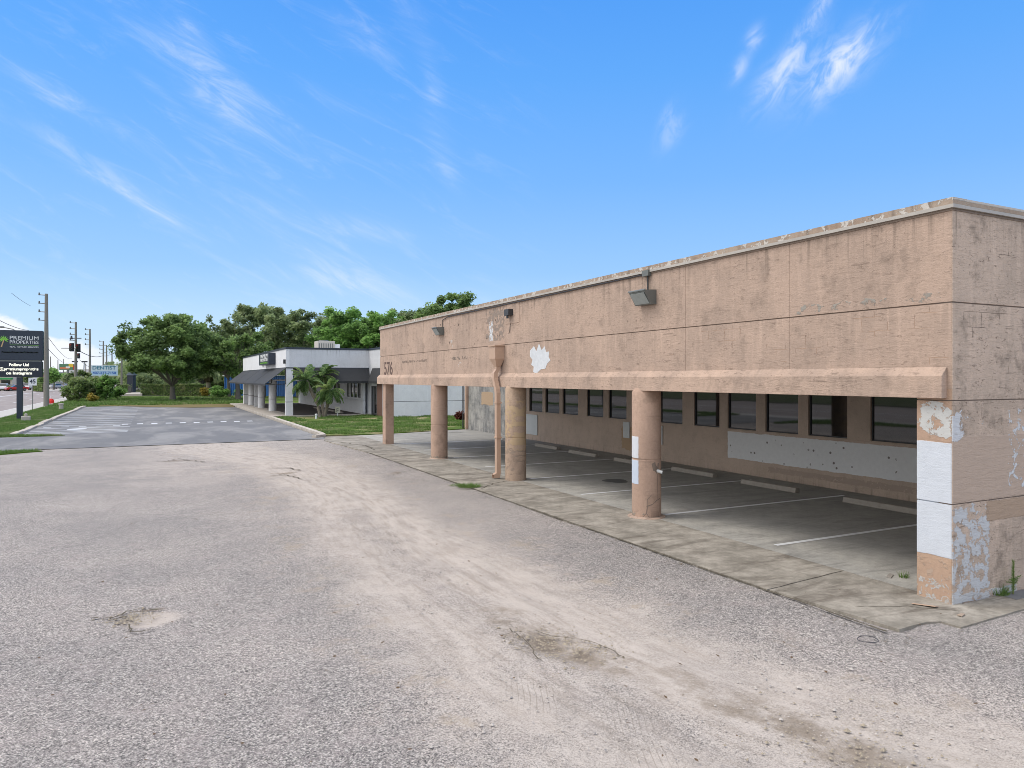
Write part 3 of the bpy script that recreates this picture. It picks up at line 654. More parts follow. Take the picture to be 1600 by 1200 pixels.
# far end wall of fascia, window wall, back walls, roof
mb = MB(); mb.box(XF+.21, XW, Y1-.2, Y1-.005, 2.72, ZT_-.02); mb.box(XW+.25, XR, YB-.2, YB, 0, ZT_-.02); mb.box(XR-.2, XR-.005, Y0+.2, YB-.2, 0, ZT_-.02)
mb.box(XW, XW+.2, Y1, YB-.25, 2.8, ZT_-.02)
part(mb, 'rear_wall', M['side'])
mb = MB(); mb.box(XF+.22, XR-.25, Y0+.22, Y1-.22, 4.75, 4.85); mb.box(XW+.22, XR-.25, Y1-.2, YB-.25, 4.75, 4.85); part(mb, 'roof', M['roof'])
mb = MB(); mb.box(XF-.03, XF+.26, Y0-.035, Y1+.03, 5.165, 5.25); mb.box(XF+.265, XR, Y0-.034, Y0+.24, 5.166, 5.248); part(mb, 'coping', M['coping'])
mb = MB(); mb.box(XF-.05, XF+.2, Y0-.052, Y1+.04, 5.115, 5.16); mb.box(XF+.205, XR, Y0-.05, Y0+.2, 5.117, 5.158)
mb.box(XF+.27, XF+.4, 19.5, Y1, 5.2, 5.30); part(mb, 'coping_lip', M['coping_lip'])
mb = MB(); mb.box(XF-.018, XF-.002, Y0-.02, Y1+.01, 5.085, 5.114); mb.box(XF-.001, XR, Y0-.018, Y0-.006, 5.086, 5.113); part(mb, 'coping_shadow', M['seam'])  # dark strip that paints in the shadow line beneath the coping lip
# windows
wins = [(10.74, 11.98), (12.65, 13.88), (14.22, 15.41), (15.78, 16.95), (17.31, 18.51), (19.08, 20.32), (20.70, 21.93), (22.28, 23.47), (23.84, 25.05), (25.74, 27.01), (27.29, 28.55), (28.82, 30.11), (30.40, 31.62)]
WB, WT = 1.37, 2.58
mb = MB(); prev = Y0+.21
mb.box(XW, XW+.2, Y0+.21, 31.9, .27, WB); mb.box(XW, XW+.2, Y0+.21, 31.9, WT, 4.7)
for a, b_ in wins: mb.box(XW, XW+.2, prev, a, WB, WT); prev = b_
mb.box(XW, XW+.2, prev, 31.9, WB, WT); mb.box(XW-.025, XW+.0, Y0+.21, 31.9, WB-.07, WB-.02)
mb.box(XW-.012, XW+.2, Y0+.21, 31.9, 0.02, .27)
part(mb, 'window_wall', M['wwall'])
mb = MB(); mb.box(XW, XW+.2, 31.9, YB-.22, .02, 1.50); mb.box(XW+.012, XW+.2, 31.9, YB-.22, 1.505, 2.79); part(mb, 'bare_wall', M['bare'])
mb = MB(); mb.box(XW-.12, XW+.24, YB-.21, YB+.05, 0, 2.79); part(mb, 'wall_pilaster', M['col'])
for a, b_ in wins:
    f = MB(); t = .035
    f.box(XW+.05, XW+.11, a, b_, WB, WB+t); f.box(XW+.05, XW+.11, a, b_, WT-t, WT); f.box(XW+.05, XW+.11, a, a+t, WB+t, WT-t); f.box(XW+.05, XW+.11, b_-t, b_, WB+t, WT-t)
    fo = part(f, 'window', M['dark']); p_ = MB(); p_.box(XW+.075, XW+.085, a+t, b_-t, WB+t, WT-t); part(p_, 'pane', M['glass'], fo)
# columns
def roundcol(Y, r, mat):
    mb = MB(); cx = XF+.14
    mb.lathe(cx, Y, [(r, -.02), (r, 1.225), (r-.012, 1.235), (r-.012, 1.250), (r, 1.26), (r, 2.63), (r-.02, 2.68), (r-.055, 2.735)], 40)
    return part(mb, 'column', mat, smooth=True)
c4 = roundcol(12.25, .305, M['col_white']); c4['label'] = 'round column with white paint patch and broken cracked base'
c3 = roundcol(18.35, .30, M['col_yellow']); c3['label'] = 'yellowed round column behind the downspout'
c2 = roundcol(24.5, .305, M['col'])
mb = MB(); mb.box(XF-.02, XF+.36, 30.7, 31.15, 0, 2.69); sq = part(mb, 'column', M['col'], bevel=.015); sq['label'] = 'square column at far end'
# damage on the near round column: hole with pipe stub, cracks
mb = MB(); cx = XF+.14; cy = 12.25
def colpt(ang, z, r=.312): return (cx+r*cos(ang), cy+r*sin(ang), z)
A0 = atan2(-cy, -cx)
def colpatch(pts, r=.309): # pts of (angle offset from camera-facing, z)
    return [colpt(A0+a, z, r) for a, z in pts]
v = colpatch([(.34, 1.16), (.55, 1.19), (.95, 1.17), (.90, 1.02), (.72, .95), (.60, 1.0), (.45, 1.02)]); mb.add(v, [tuple(range(len(v)))])
def colcrack(pts, w):
    for (a0, z0), (a1, z1) in zip(pts[:-1], pts[1:]):
        n = 4
        for i in range(n):
            a, b_, c, d = a0+(a1-a0)*i/n, z0+(z1-z0)*i/n, a0+(a1-a0)*(i+1)/n, z0+(z1-z0)*(i+1)/n
            hz = abs(c-a)*.3 > abs(d-b_); w_ = w*random.uniform(.5, 1.2)
            if hz: v = colpatch([(a, b_-w_), (c, d-w_), (c, d+w_), (a, b_+w_)])
            else: v = colpatch([(a-w_*3, b_), (a+w_*3, b_), (c+w_*3, d), (c-w_*3, d)])
            mb.add(v, [(0, 1, 2, 3)])
colcrack([(.80, .95), (.82, .6), (.85, .42)], .006); colcrack([(.05, .26), (.05, .42), (.40, .54)], .008); colcrack([(.0, .28), (.4, .32), (.75, .40), (1.1, .43)], .010); colcrack([(.05, .26), (.0, .14), (-.35, .02)], .014); colcrack([(.0, .13), (.25, .02)], .012)
part(mb, 'damage', M['seam'])
mb = MB(); p0 = Vector(colpt(A0+.78, 1.02, .25)); p1 = Vector(colpt(A0+.95, .98, .40)); mb.tube(p0, p1, .035, n=12); part(mb, 'pipe_stub', M['whitepanel'], smooth=True)
v = None
# skirt of mortar at column bases
for c_, Y_, r_ in ((c4, 12.25, .41), (c2, 24.5, .36)):
    mb = MB(); mb.lathe(XF+.14, Y_, [(r_, .0), (r_-.02, .035), (.31, .05)], 24); part(mb, 'footing', M['band'], c_, off=TO)
# wall boards on window wall
def wallpanel(y0, y1, z0, z1, name='wall_board'):
    mb = MB(); mb.box(XW-.045, XW-.003, y0, y1, z0, z1); return part(mb, name, M['whitepanel'], bevel=.004)
wallpanel(29.25, 31.0, .28, 1.22); wallpanel(22.05, 22.45, .68, 1.28); wallpanel(20.1, 20.5, .6, 1.25)
# house number ghosts, peeled plaster, lights
def text_mesh(txt, size, mat, name, parent=None, ext=.004, width=None, align='CENTER', spacing=1.0, bold=0):
    cu = bpy.data.curves.new('txt', 'FONT'); cu.body = txt; cu.size = size; cu.extrude = ext; cu.align_x = align; cu.align_y = 'CENTER'; cu.space_character = spacing; cu.offset = bold
    o = bpy.data.objects.new('txt', cu); COL.objects.link(o); bpy.context.view_layer.update()
    dg = bpy.context.evaluated_depsgraph_get(); me = bpy.data.meshes.new_from_object(o.evaluated_get(dg))
    bpy.data.objects.remove(o)
    if width:
        xs_ = [v.co.x for v in me.vertices]; w = max(xs_)-min(xs_); mid = (max(xs_)+min(xs_))/2
        for v in me.vertices: v.co.x = (v.co.x-mid)*width/w
    me.materials.clear(); me.materials.append(mat)
    r = bpy.data.objects.new(name, me); COL.objects.link(r)
    if parent: r.parent = parent
    return r
t = text_mesh('576', .78, M['ink'], 'house_number', tb, .003, 1.25, bold=.012)
t.location = (XF-.003-TO[0], 30.33-TO[1], 3.33); t.rotation_euler = (radians(90), 0, radians(-90))
pl = [(828,548),(834,541),(838,549),(842,537),(846,547),(851,541),(853,550),(858,549),(857,558),(860,563),(855,568),(852,576),(845,577),(838,584),(833,581),(834,573),(830,570),(832,562),(828,557)]
def on_face(px, py, X=XF-.006):
    r = ray(px, py); t_ = X/r[0]; return (X, r[1]*t_, H+r[2]*t_)
v = [on_face(x, y) for x, y in pl]; n = len(v)
mb = MB(); mb.add(v+[(XF+.001, y, z) for x, y, z in v], [tuple(range(n))]+[(i, (i+1) % n, n+(i+1) % n, n+i) for i in range(n)]); part(mb, 'peeled_paint', M['peel'])
def floodlight(yc, zc, s, cond):
    b_ = MB(); w = .30*s
    b_.extr([(XF-.002, zc+.17*s), (XF-.34*s, zc+.15*s), (XF-.33*s, zc+.10*s), (XF-.16*s, zc-.17*s), (XF-.002, zc-.17*s)][::-1], 'y', yc-w, yc+w)
    b_.extr([(XF-.34*s, zc+.17*s), (XF-.36*s, zc+.15*s), (XF-.36*s, zc+.13*s), (XF-.33*s, zc+.13*s), (XF-.33*s, zc+.17*s)], 'y', yc-w-.02, yc+w+.02)
    o = part(b_, 'floodlight', M['greymetal'])
    l = MB(); l.extr([(XF-.339*s, zc+.09*s), (XF-.346*s, zc+.085*s), (XF-.185*s, zc-.155*s), (XF-.175*s, zc-.15*s)], 'y', yc-w+.03, yc+w-.03); part(l, 'lens', M['lens'], o)
    c = MB(); c.path(cond, .013, 8); part(c, 'conduit', M['dark'], o)
    return o
floodlight(12.0, 4.59, .88, [(XF-.02, 12.0, 4.72), (XF-.02, 12.0, 5.06)])
floodlight(23.9, 4.60, .80, [(XF-.03, 23.75, 4.70), (XF-.03, 23.75, 4.98), (XF-.03, 23.2, 5.06), (XF-.03, 12.1, 5.085)])
mb = MB(); mb.box(XF-.09, XF, 11.9, 12.1, 5.04, 5.16); part(mb, 'junction_box', M['greymetal'])
mb = MB(); mb.box(XF-.012, XF, 17.85, 18.7, 4.5, 5.06); part(mb, 'sensor_board', M['fascia'])
mb = MB(); mb.box(XF-.16, XF-.012, 18.22, 18.5, 4.72, 4.9); mb.tube((XF-.12, 18.36, 4.74), (XF-.12, 18.36, 4.64), .035, n=10); sc_o = part(mb, 'security_camera', M['dark']); mb = MB(); mb.path([(XF-.01, 18.4, 4.72), (XF-.01, 18.4, 4.5), (XF-.02, 18.42, 4.3), (XF-.01, 18.5, 4.22)], .008, 6); part(mb, 'cable', M['dark'], sc_o)
# collector box and downspout
Yd = 19.0
mb = MB(); w = .20
mb.box(XF-.30, XF-.002, Yd-w, Yd+w, 3.50, 3.86); mb.box(XF-.33, XF-.001, Yd-w-.03, Yd+w+.03, 3.86, 3.90)
vt = [(XF-.30, Yd-w, 3.50), (XF-.002, Yd-w, 3.50), (XF-.002, Yd+w, 3.50), (XF-.30, Yd+w, 3.50), (XF-.20, Yd-.08, 3.27), (XF-.06, Yd-.08, 3.27), (XF-.06, Yd+.08, 3.27), (XF-.20, Yd+.08, 3.27)]
mb.add(vt, [(4, 7, 6, 5), (0, 4, 5, 1), (1, 5, 6, 2), (2, 6, 7, 3), (3, 7, 4, 0)]); part(mb, 'rain_collector', M['tanmetal'])
mb = MB(); dp = [(XF-.13, 19.0, 3.27), (XF-.13, 19.0, 3.20), (XF-.22, 18.98, 3.08), (XF-.24, 18.95, 2.95), (XF-.24, 18.88, 2.78), (XF-.24, 18.80, 2.62), (XF-.24, 18.76, 2.5), (XF-.24, 18.74, .20)]
for i in range(len(dp)-1):
    (xa, ya, za), (xb, yb, zb) = dp[i], dp[i+1]; s_ = .065
    v = [(xa-s_, ya-s_, za), (xa+s_, ya-s_, za), (xa+s_, ya+s_, za), (xa-s_, ya+s_, za), (xb-s_, yb-s_, zb), (xb+s_, yb-s_, zb), (xb+s_, yb+s_, zb), (xb-s_, yb+s_, zb)]
    mb.add(v, [(0, 1, 2, 3), (7, 6, 5, 4), (0, 4, 5, 1), (1, 5, 6, 2), (2, 6, 7, 3), (3, 7, 4, 0)])
for z_ in (2.2, 1.2): mb.box(XF-.325, XF-.155, 18.65, 18.83, z_, z_+.04)
mb.add([(XF-.305, 18.675, .2), (XF-.175, 18.675, .2), (XF-.175, 18.805, .2), (XF-.305, 18.805, .2), (XF-.40, 18.675, .05), (XF-.40, 18.675, .15), (XF-.40, 18.805, .15), (XF-.40, 18.805, .05), (XF-.21, 18.675, .05), (XF-.21, 18.805, .05)],
       [(0, 5, 6, 3), (0, 1, 8, 4, 5), (2, 3, 6, 7, 9), (1, 2, 9, 8), (8, 9, 7, 4)]); part(mb, 'downspout', M['tanmetal'])
# conduit on far column / pilaster
mb = MB(); mb.path([(XF+.37, 31.3, 2.7), (XF+.37, 31.3, .05)], .03, 8); part(mb, 'pipe', M['dark']); mb = MB(); mb.path([(XW-.2, YB+.08, 2.7), (XW-.2, YB+.08, .05)], .04, 8); part(mb, 'pipe', M['dark'])
# wheel stops
ws = None
wsY = [10.65, 13.95, 17.05, 20.05, 23.1, 26.1, 29.2]
order = ['nearest, beside the end wall', 'second nearest to the end wall', 'third from the end wall', 'behind the patched round column',
         'left of the patched round column', 'second nearest the yellowed column', 'farthest, right beside the yellowed round column']
for i, Y in enumerate(wsY):
    if ws is None:
        mb = MB(); mb.extr([(-.09, 0), (.09, 0), (.055, .12), (-.055, .12)], 'y', -.93, .93); ws = o = mb.build('wheel_stop', M['stop'], bevel=.012)
    else: o = ws.copy(); COL.objects.link(o)
    o.location = (14.65+random.uniform(-.08, .08), Y, .024); o.rotation_euler[2] = random.uniform(-.02, .02)
    tag(o, 'concrete wheel stop on the bay floor, '+order[i], 'wheel stop', 'wheel stops under the tan building')

# ------------------------------------------------------------------ foliage helpers
def rand_dirs(n, r=rng):
    v = r.normal(size=(n, 3)); return v/np.linalg.norm(v, axis=1)[:, None]
def leaf_quads(P_, size, up=.5, elong=1.6, r=rng):
    n = len(P_); nrm = rand_dirs(n, r); nrm[:, 2] = np.abs(nrm[:, 2])+up; nrm /= np.linalg.norm(nrm, axis=1)[:, None]
    a = np.cross(nrm, rand_dirs(n, r)); a /= np.linalg.norm(a, axis=1)[:, None]; b = np.cross(nrm, a)
    s_ = (size*r.uniform(.6, 1.35, n))[:, None]; a = a*s_*elong*.5; b = b*s_*.5
    return np.stack([P_-a, P_-b*.9+a*.1, P_+a, P_+b*.9+a*.1], 1).reshape(-1, 3)
def crown_points(cx, cy, cz, rx, ry, rz, nclump, per, cr, r=rng, low=-.75):
    cl = []
    while len(cl) < nclump:
        d = r.uniform(-1, 1, 3); L = np.linalg.norm(d)
        if L > 1 or L < .35 or d[2] < low or (L < .6 and r.uniform() < .5): continue
        k = min(1.12, 1+.2*mnoise.noise((d[0]*1.8+cx, d[1]*1.8+cy, d[2]*1.8+nclump*.37))*2)
        cl.append((cx+d[0]*rx*k, cy+d[1]*ry*k, cz+d[2]*rz*k))
    cl = np.array(cl); pts = []; tint = []
    for c in cl:
        n = int(per*r.uniform(.5, 1.4)); R = cr*r.uniform(.6, 1.35); d = rand_dirs(n, r)*(r.uniform(0, 1, n)**.45)[:, None]
        d = d*np.array([R*r.uniform(.7, 1.35), R*r.uniform(.7, 1.35), R*r.uniform(.55, .95)]); d = d+r.normal(0, .12*cr, d.shape); pts.append(c+d); tint.append(np.clip(r.uniform(.1, .9)+r.normal(0, .38, n), 0, 1))
    return cl, np.concatenate(pts), np.concatenate(tint)
def tree(name, label, px, d, top, wid_px, bot=None, mat='leafA', trunk=.28, n=42, per=420, cr=1.0, leaf=.24, group=None, cat='tree', multi=1, base=0.0, seed=0, rzmin=.8):
    r = np.random.default_rng(int(abs(px)*7+d+seed)); x, y = AT(px, d); zt = ZT(top, d); R = wid_px/2/F*d
    zb = base+(zt-base)*.28 if bot is None else ZT(bot, d)
    cz = (zt+zb)/2; rz = max(rzmin, (zt-zb)/2-cr*.35); Rr = max(.5, R-cr*.6)
    root = empty(name, (x, y, base), 0, label, cat, group)
    cl, P_, T = crown_points(0, 0, cz-base, Rr, Rr, rz, n, per, cr, r)
    faces_mesh('crown', leaf_quads(P_, leaf, r=r), 4, M[mat], root, np.repeat(T, 1))
    if trunk:
        mb = MB(); fork = (zb-base)*.8+.3
        for k in range(multi):
            lean = Vector((r.uniform(-.5, .5), r.uniform(-.5, .5), 0))*(1 if multi > 1 else .35)
            p = [Vector((0, 0, -.1))+lean*.3*(multi > 1), Vector((lean.x*.4, lean.y*.4, fork*.5)), Vector((lean.x, lean.y, fork))]
            mb.path([tuple(v) for v in p], [trunk*1.35, trunk, trunk*.85], 10)
            idx = [i for i in range(len(cl)) if i % multi == k]
            idx.sort(key=lambda i: -math.hypot(cl[i][0], cl[i][1])); idx = idx[:14]+idx[14::max(1, len(idx)//20)]
            for i in idx[:40]:
                c = Vector(cl[i]); s_ = p[2]; mid = s_.lerp(c, .5)+Vector((0, 0, .15*(c-s_).length*.5))
                mb.path([tuple(s_), tuple(mid), tuple(c)], [trunk*.24, trunk*.13, trunk*.05], 5)
        mb.build('trunk', M['bark'], root, smooth=True)
    return root
G_T = 'trees behind the grey office building'
tree('oak_tree', 'broad dark green spreading tree on the grass beyond the parking lot', 270, 93, 487, 158, 603, 'leafA', .33, 210, 290, .85, .24)
tree('tree', 'open airy tree with reddish top just right of the broad spreading tree', 358, 108, 479, 100, 590, 'leafB', .25, 64, 186, 0.79, 0.24, G_T)
tree('tree', 'second trunk tree leaning over the front corner of the grey office', 372, 95, 515, 104, 596, 'leafA', .3, 64, 235, 0.72, 0.25, G_T)
tree('tree', 'olive green tree rising behind the wall sign of the grey office', 412, 112, 476, 128, 580, 'leafB', .3, 87, 260, 0.86, 0.26, G_T)
tree('tree', 'olive green tree left of the rooftop air conditioner', 466, 108, 478, 120, 580, 'leafB', .3, 87, 260, 0.86, 0.26, G_T)
tree('tree', 'bright green tree right behind the rooftop air conditioner', 545, 98, 481, 118, 580, 'leafC', .3, 91, 266, 0.79, 0.26, G_T)
tree('tree', 'bright green tree at the far corner of the tan building roofline', 600, 96, 486, 108, 580, 'leafC', .3, 76, 260, 0.79, 0.26, G_T)
tree('tree', 'slender tree poking above the tan roofline', 642, 100, 474, 92, 570, 'leafB', .25, 64, 235, 0.72, 0.26, G_T)
tree('tree', 'domed green tree topping the tan roofline farthest right', 700, 92, 457, 124, 560, 'leafA', .3, 91, 266, 0.79, 0.26, G_T)
tree('tree', 'low olive tree filling the gap between spreading tree and office', 318, 126, 520, 120, 600, 'leafB', .25, 76, 204, 0.86, 0.28, G_T)
for i, (px, d, top, w, m_) in enumerate([(505, 122, 484, 130, 'leafB'), (575, 118, 488, 130, 'leafC'), (655, 118, 480, 120, 'leafA')]):
    tree('tree', ['backmost tree seen through gaps behind the rooftop air conditioner', 'backmost tree behind the two bright green trees', 'backmost tree behind the slender tree at the tan roofline'][i], px, d, top, w, 585, m_, .25, 36, 340, 1.3, .32, G_T)
# bushes by the road
G_B = 'roadside bushes beyond the parking lot'
for (px, d, top, w, m_, lb, n) in [(122, 88, 588, 46, 'leafD', 'dark green bush beside the sidewalk, leftmost of the roadside bushes', 26), (128, 100, 578, 46, 'leafD', 'taller pale flowering bush left of the blue and white sign', 30),
      (146, 92, 586, 36, 'leafD', 'flowering bush between the dark bush and the bright green shrub', 22), (165, 92, 586, 36, 'leafC', 'bright green shrub under the blue and white sign', 26), (184, 95, 604, 24, 'leafC', 'low yellow green shrub at the right end of the roadside bushes', 14)]:
    b_ = tree('bush', lb, px, d, top, w, 628 if d < 95 else 620, m_, .05, int(n*1.6), 150, .45, .17, G_B, 'bush', rzmin=.4)
    if 'flowering' in lb:
        r = np.random.default_rng(int(px)); k = 60; R = w/2/F*d*.85; hh = ZT(top, d)
        P_ = np.stack([r.uniform(-R, R, k), r.uniform(-R, R, k)*.6, r.uniform(.8, hh*.95, k)], 1); faces_mesh('blossoms', leaf_quads(P_, .16, 0, 1, r), 4, M['bloom'], b_)
tree('bush', 'straw yellow clump of dry growth in front of the bright green shrub', 143, 86, 612, 18, 628, 'leafY', 0, 8, 130, .35, .14, G_B, 'bush', rzmin=.3)
tree('bush', 'orange yellow croton bush right of the big tree trunk', 321, 110, 604, 16, 619, 'leafY', 0, 10, 150, .4, .16, None, 'bush', rzmin=.4)
tree('bush', 'green garden bush left of the grey office front column', 342, 105, 604, 40, 621, 'leafC', 0, 18, 180, .5, .18, None, 'bush', rzmin=.5)
tree('bush', 'pale olive bush behind the hedge', 235, 150, 585, 50, 606, 'leafB', 0, 18, 180, .9, .26, None, 'bush', rzmin=.6)
tree('bush', 'small weed clump at the foot of the spreading tree trunk', 287, 92, 619, 10, 627, 'leafA', 0, 6, 100, .25, .12, None, 'bush', rzmin=.2)
tree('bush', 'small dark red and green shrub by the tan building rear corner', 722, 49.5, 641, 21, 660, 'leafR', .03, 12, 60, .22, .13, None, 'shrub', rzmin=.25)
tree('bush', 'yellow green fern clump glimpsed left of the office colonnade', 374, 100, 602, 14, 621, 'leafC', 0, 8, 120, .4, .16, None, 'bush', rzmin=.4)
# hedges
def hedge(px0, px1, d0, d1, top, lb):
    x0, y0 = AT(px0, d0); x1, y1 = AT(px1, d1); L = math.hypot(x1-x0, y1-y0); an = atan2(y1-y0, x1-x0); h = ZT(top, (d0+d1)/2)
    o = empty('hedge', (x0, y0, 0), an, lb, 'hedge')
    r = np.random.default_rng(int(px0)+99); n = int(L*700); P_ = np.stack([r.uniform(0, L, n), r.uniform(-.6, .6, n), r.uniform(.05, h, n)], 1)
    side = r.uniform(0, 1, n) < .6; P_[side, 1] = -.6+r.normal(0, .05, side.sum()); tp = r.uniform(0, 1, n) < .25; P_[tp, 2] = h+r.normal(0, .05, tp.sum())
    faces_mesh('foliage', leaf_quads(P_, .16, .3, 1.4, r), 4, M['leafD'], o, r.uniform(0, 1, n))
    mb = MB(); mb.box(.05, L-.05, -.5, .5, 0, h-.08); mb.build('twigs', M['bark'], o)
hedge(224, 322, 122, 118, 601, 'long clipped hedge behind the spreading tree'); hedge(190, 203, 128, 128, 602, 'short clipped hedge left of the dark pillar')
hedge(-20, 30, 176, 170, 604, 'low hedge across the road behind the sign post'); hedge(56, 71, 165, 158, 598, 'dark hedge across the road left of the utility pole')
# palms
def frond(P_, T, base, az, el, L, r, droop=1.0, lw=.035, ll=.42):
    n = 30; d = Vector((cos(az)*cos(el), sin(az)*cos(el), sin(el))); p = Vector(base); step = L/n; rac = [p.copy()]
    side = Vector((-sin(az), cos(az), 0))
    for i in range(n):
        d.z -= droop*.055*(1+i/n); d.normalize(); p = p+d*step; rac.append(p.copy())
        if i < 3: continue
        l = ll*sin(pi*min(1, (i+2)/(n+1)))**.6
        for s_ in (-1, 1):
            o = (side*s_*.8+d*.75+Vector((0, 0, -.18+r.uniform(-.15, .1)))).normalized(); w = d*lw*.5
            P_ += [p-w, p+w, p+o*l+w*.1, p+o*l-w*.1+Vector((0, 0, -.05))]; T.append(r.uniform(0, 1)**1.3)
    return rac
def palm_crown(root, c, nf, L, r, mat='leafP', ll=.34, down=-.35, lw=.045):
    P_, T = [], []; rb = MB()
    for k in range(nf):
        az = r.uniform(0, 2*pi); el = r.uniform(down, 1.35); rac = frond(P_, T, c, az, el, L*r.uniform(.75, 1.1), r, .75, lw, ll)
        rb.path([tuple(x) for x in rac[::5]], .010, 4)
    cr_ = faces_mesh('fronds', np.array([tuple(v) for v in P_]), 4, M[mat], root, T)
    rb.build('frond_stalks', M['leafP'], cr_)
pr = random.Random(5); bx, by = 11.1, 52.9
def rel(px, py, d): x, y = AT(px, d); return (x-bx, y-by, ZT(py, d))
pm = empty('palm_tree', (bx, by, .05), 0, 'clump of three leaning pygmy palm trunks on the lawn by the grey office', 'palm tree')
for k, (c, mids, nf, L) in enumerate([(rel(479, 596, 52.6), [(-.25, -.1, 0), rel(497, 634, 52.6), rel(487, 614, 52.6)], 40, 1.5), (rel(514, 613, 51.8), [(.1, 0, 0), rel(511, 638, 52.2), rel(512, 628, 52)], 38, 1.4), (rel(507, 588, 54.2), [(.1, .2, 0), rel(503, 630, 53.5), rel(506, 606, 54)], 24, 1.3)]):
    mb = MB(); pts = [mids[0], mids[1], mids[2], c]
    fine = []
    for a, b_ in zip(pts[:-1], pts[1:]):
        for i in range(4): t_ = i/4; fine.append(tuple(a[j]+(b_[j]-a[j])*t_ for j in range(3)))
    fine.append(c); mb.path(fine, [.10+.03*(i % 2) for i in range(len(fine))], 9)
    tr = mb.build('trunk', M['palmbark'], pm); palm_crown(pm, c, nf, L, pr)
sp_x, sp_y = AT(325, 116); sp = empty('palm_tree', (sp_x, sp_y, 0), 0, 'stout grey trunked cabbage palm with dead thatch behind the croton bush', 'palm tree')
mb = MB(); mb.path([(0, 0, 0), (0, 0, 1.2), (.1, 0, 2.6), (.1, 0, 3.4)], [.34, .30, .42, .62], 12); mb.build('trunk', M['palmbark'], sp, smooth=True)
P_, T = [], []
for k in range(40): frond(P_, T, (.1, 0, 3.6), pr.uniform(0, 6.28), pr.uniform(-.9, .1), 1.4, pr, 1.6, .12, .5)
faces_mesh('dead_fronds', np.array([tuple(v) for v in P_]), 4, M['deadleaf'], sp, T); palm_crown(sp, (.1, 0, 3.9), 40, 2.0, pr, 'leafB', .7, -.2, .09)

# ------------------------------------------------------------------ GREY OFFICE next door
XN, YN = 8.9, 55.5; NO = (XN, YN, 0)
nb = empty('office_building', NO, 0, 'pale grey single storey office with charcoal awnings and round column colonnade', 'building')
npart = lambda mb, name, mat, parent=nb, **kw: mb.build(name, mat, parent, off=NO, **kw)
XJ, YJ = 15.2, 51.5
mb = MB(); mb.box(XN, XN+.25, YN, 84.2, 3.75, 5.12); npart(mb, 'front_parapet', M['wwhite'])
mb = MB(); mb.box(XN+.255, XJ, YN+.003, YN+.25, 3.75, 5.12); npart(mb, 'side_parapet', M['wshade'])
mb = MB(); mb.box(XJ, XJ+.25, YJ, YN+.25, 3.75, 5.12); mb.box(XJ+.003, XJ+.25, 54.95, 66, .05, 3.745); mb.box(XJ+.003, XJ+.25, YJ+.26, 53.3, .05, 3.745); mb.box(XJ+.003, XJ+.25, 53.3, 54.95, 2.35, 3.745)
npart(mb, 'entrance_wall', M['wshade'])
mb = MB()
for z0, z1 in ((0, 1.18), (1.21, 2.62), (2.65, 5.12)): mb.box(XJ+.255, 42, YJ, YJ+.25, z0, z1)
npart(mb, 'wing_wall', M['wwhite']); mb = MB(); mb.box(XJ+.27, 41.9, YJ+.03, YJ+.2, .05, 5); npart(mb, 'joint_backing', M['dark'])
mb = MB(); mb.box(XN-.04, XN+.3, YN-.04, 84.25, 5.12, 5.26); mb.box(XN+.3, XJ-.05, YN-.04, YN+.3, 5.121, 5.259); mb.box(XJ-.045, XJ+.3, YJ-.04, YN+.3, 5.119, 5.261); mb.box(XJ+.3, 42, YJ-.04, YJ+.3, 5.122, 5.258)
npart(mb, 'coping', M['darkblue'])
mb = MB(); mb.box(XN-.015, XN+.2, YN-.01, 84.2, 3.68, 3.75); mb.box(XN+.2, XJ, YN-.012, YN+.2, 3.681, 3.749); npart(mb, 'trim', M['darkblue'])
mb = MB(); mb.box(XN+.26, 41, YN+.26, 84, 4.7, 4.8); mb.box(XJ+.26, 41, YJ+.26, YN+.25, 4.7, 4.8); npart(mb, 'roof', M['roof'])
mb = MB(); mb.box(XN+.26, XJ, YN+.26, 84, 2.72, 2.8); npart(mb, 'soffit', M['white'])
mb = MB(); mb.box(XJ+.2, 41, 83.8, 84.05, 0, 4.7); mb.box(40.8, 41, YJ+.26, 83.7, 0, 4.7); npart(mb, 'rear_wall', M['wshade'])
mb = MB(); XC = 14.8; nw = [(56.5, 57.4), (57.7, 58.6), (58.9, 59.8), (60.1, 61.0), (63.5, 64.6), (64.9, 66.0), (68.5, 69.6), (69.9, 71), (74, 75.2), (76, 77.2)]
mb.box(XC, XC+.2, YN+.3, 83.7, .1, 1.18); mb.box(XC, XC+.2, YN+.3, 83.7, 1.2, 1.36); mb.box(XC, XC+.2, YN+.3, 83.7, 2.55, 2.72); pv = YN+.3
for a, b_ in nw: mb.box(XC, XC+.2, pv, a, 1.36, 2.55); pv = b_
mb.box(XC, XC+.2, pv, 83.7, 1.36, 2.55); npart(mb, 'window_wall', M['wwhite'])
for a, b_ in nw:
    f = MB(); t_ = .05
    f.box(XC+.04, XC+.1, a, b_, 1.36, 1.36+t_); f.box(XC+.04, XC+.1, a, b_, 2.5, 2.55); f.box(XC+.04, XC+.1, a, a+t_, 1.41, 2.5); f.box(XC+.04, XC+.1, b_-t_, b_, 1.41, 2.5)
    fo = npart(f, 'window', M['dark']); p_ = MB(); p_.box(XC+.06, XC+.08, a+t_, b_-t_, 1.41, 2.5); npart(p_, 'pane', M['glass'], fo)
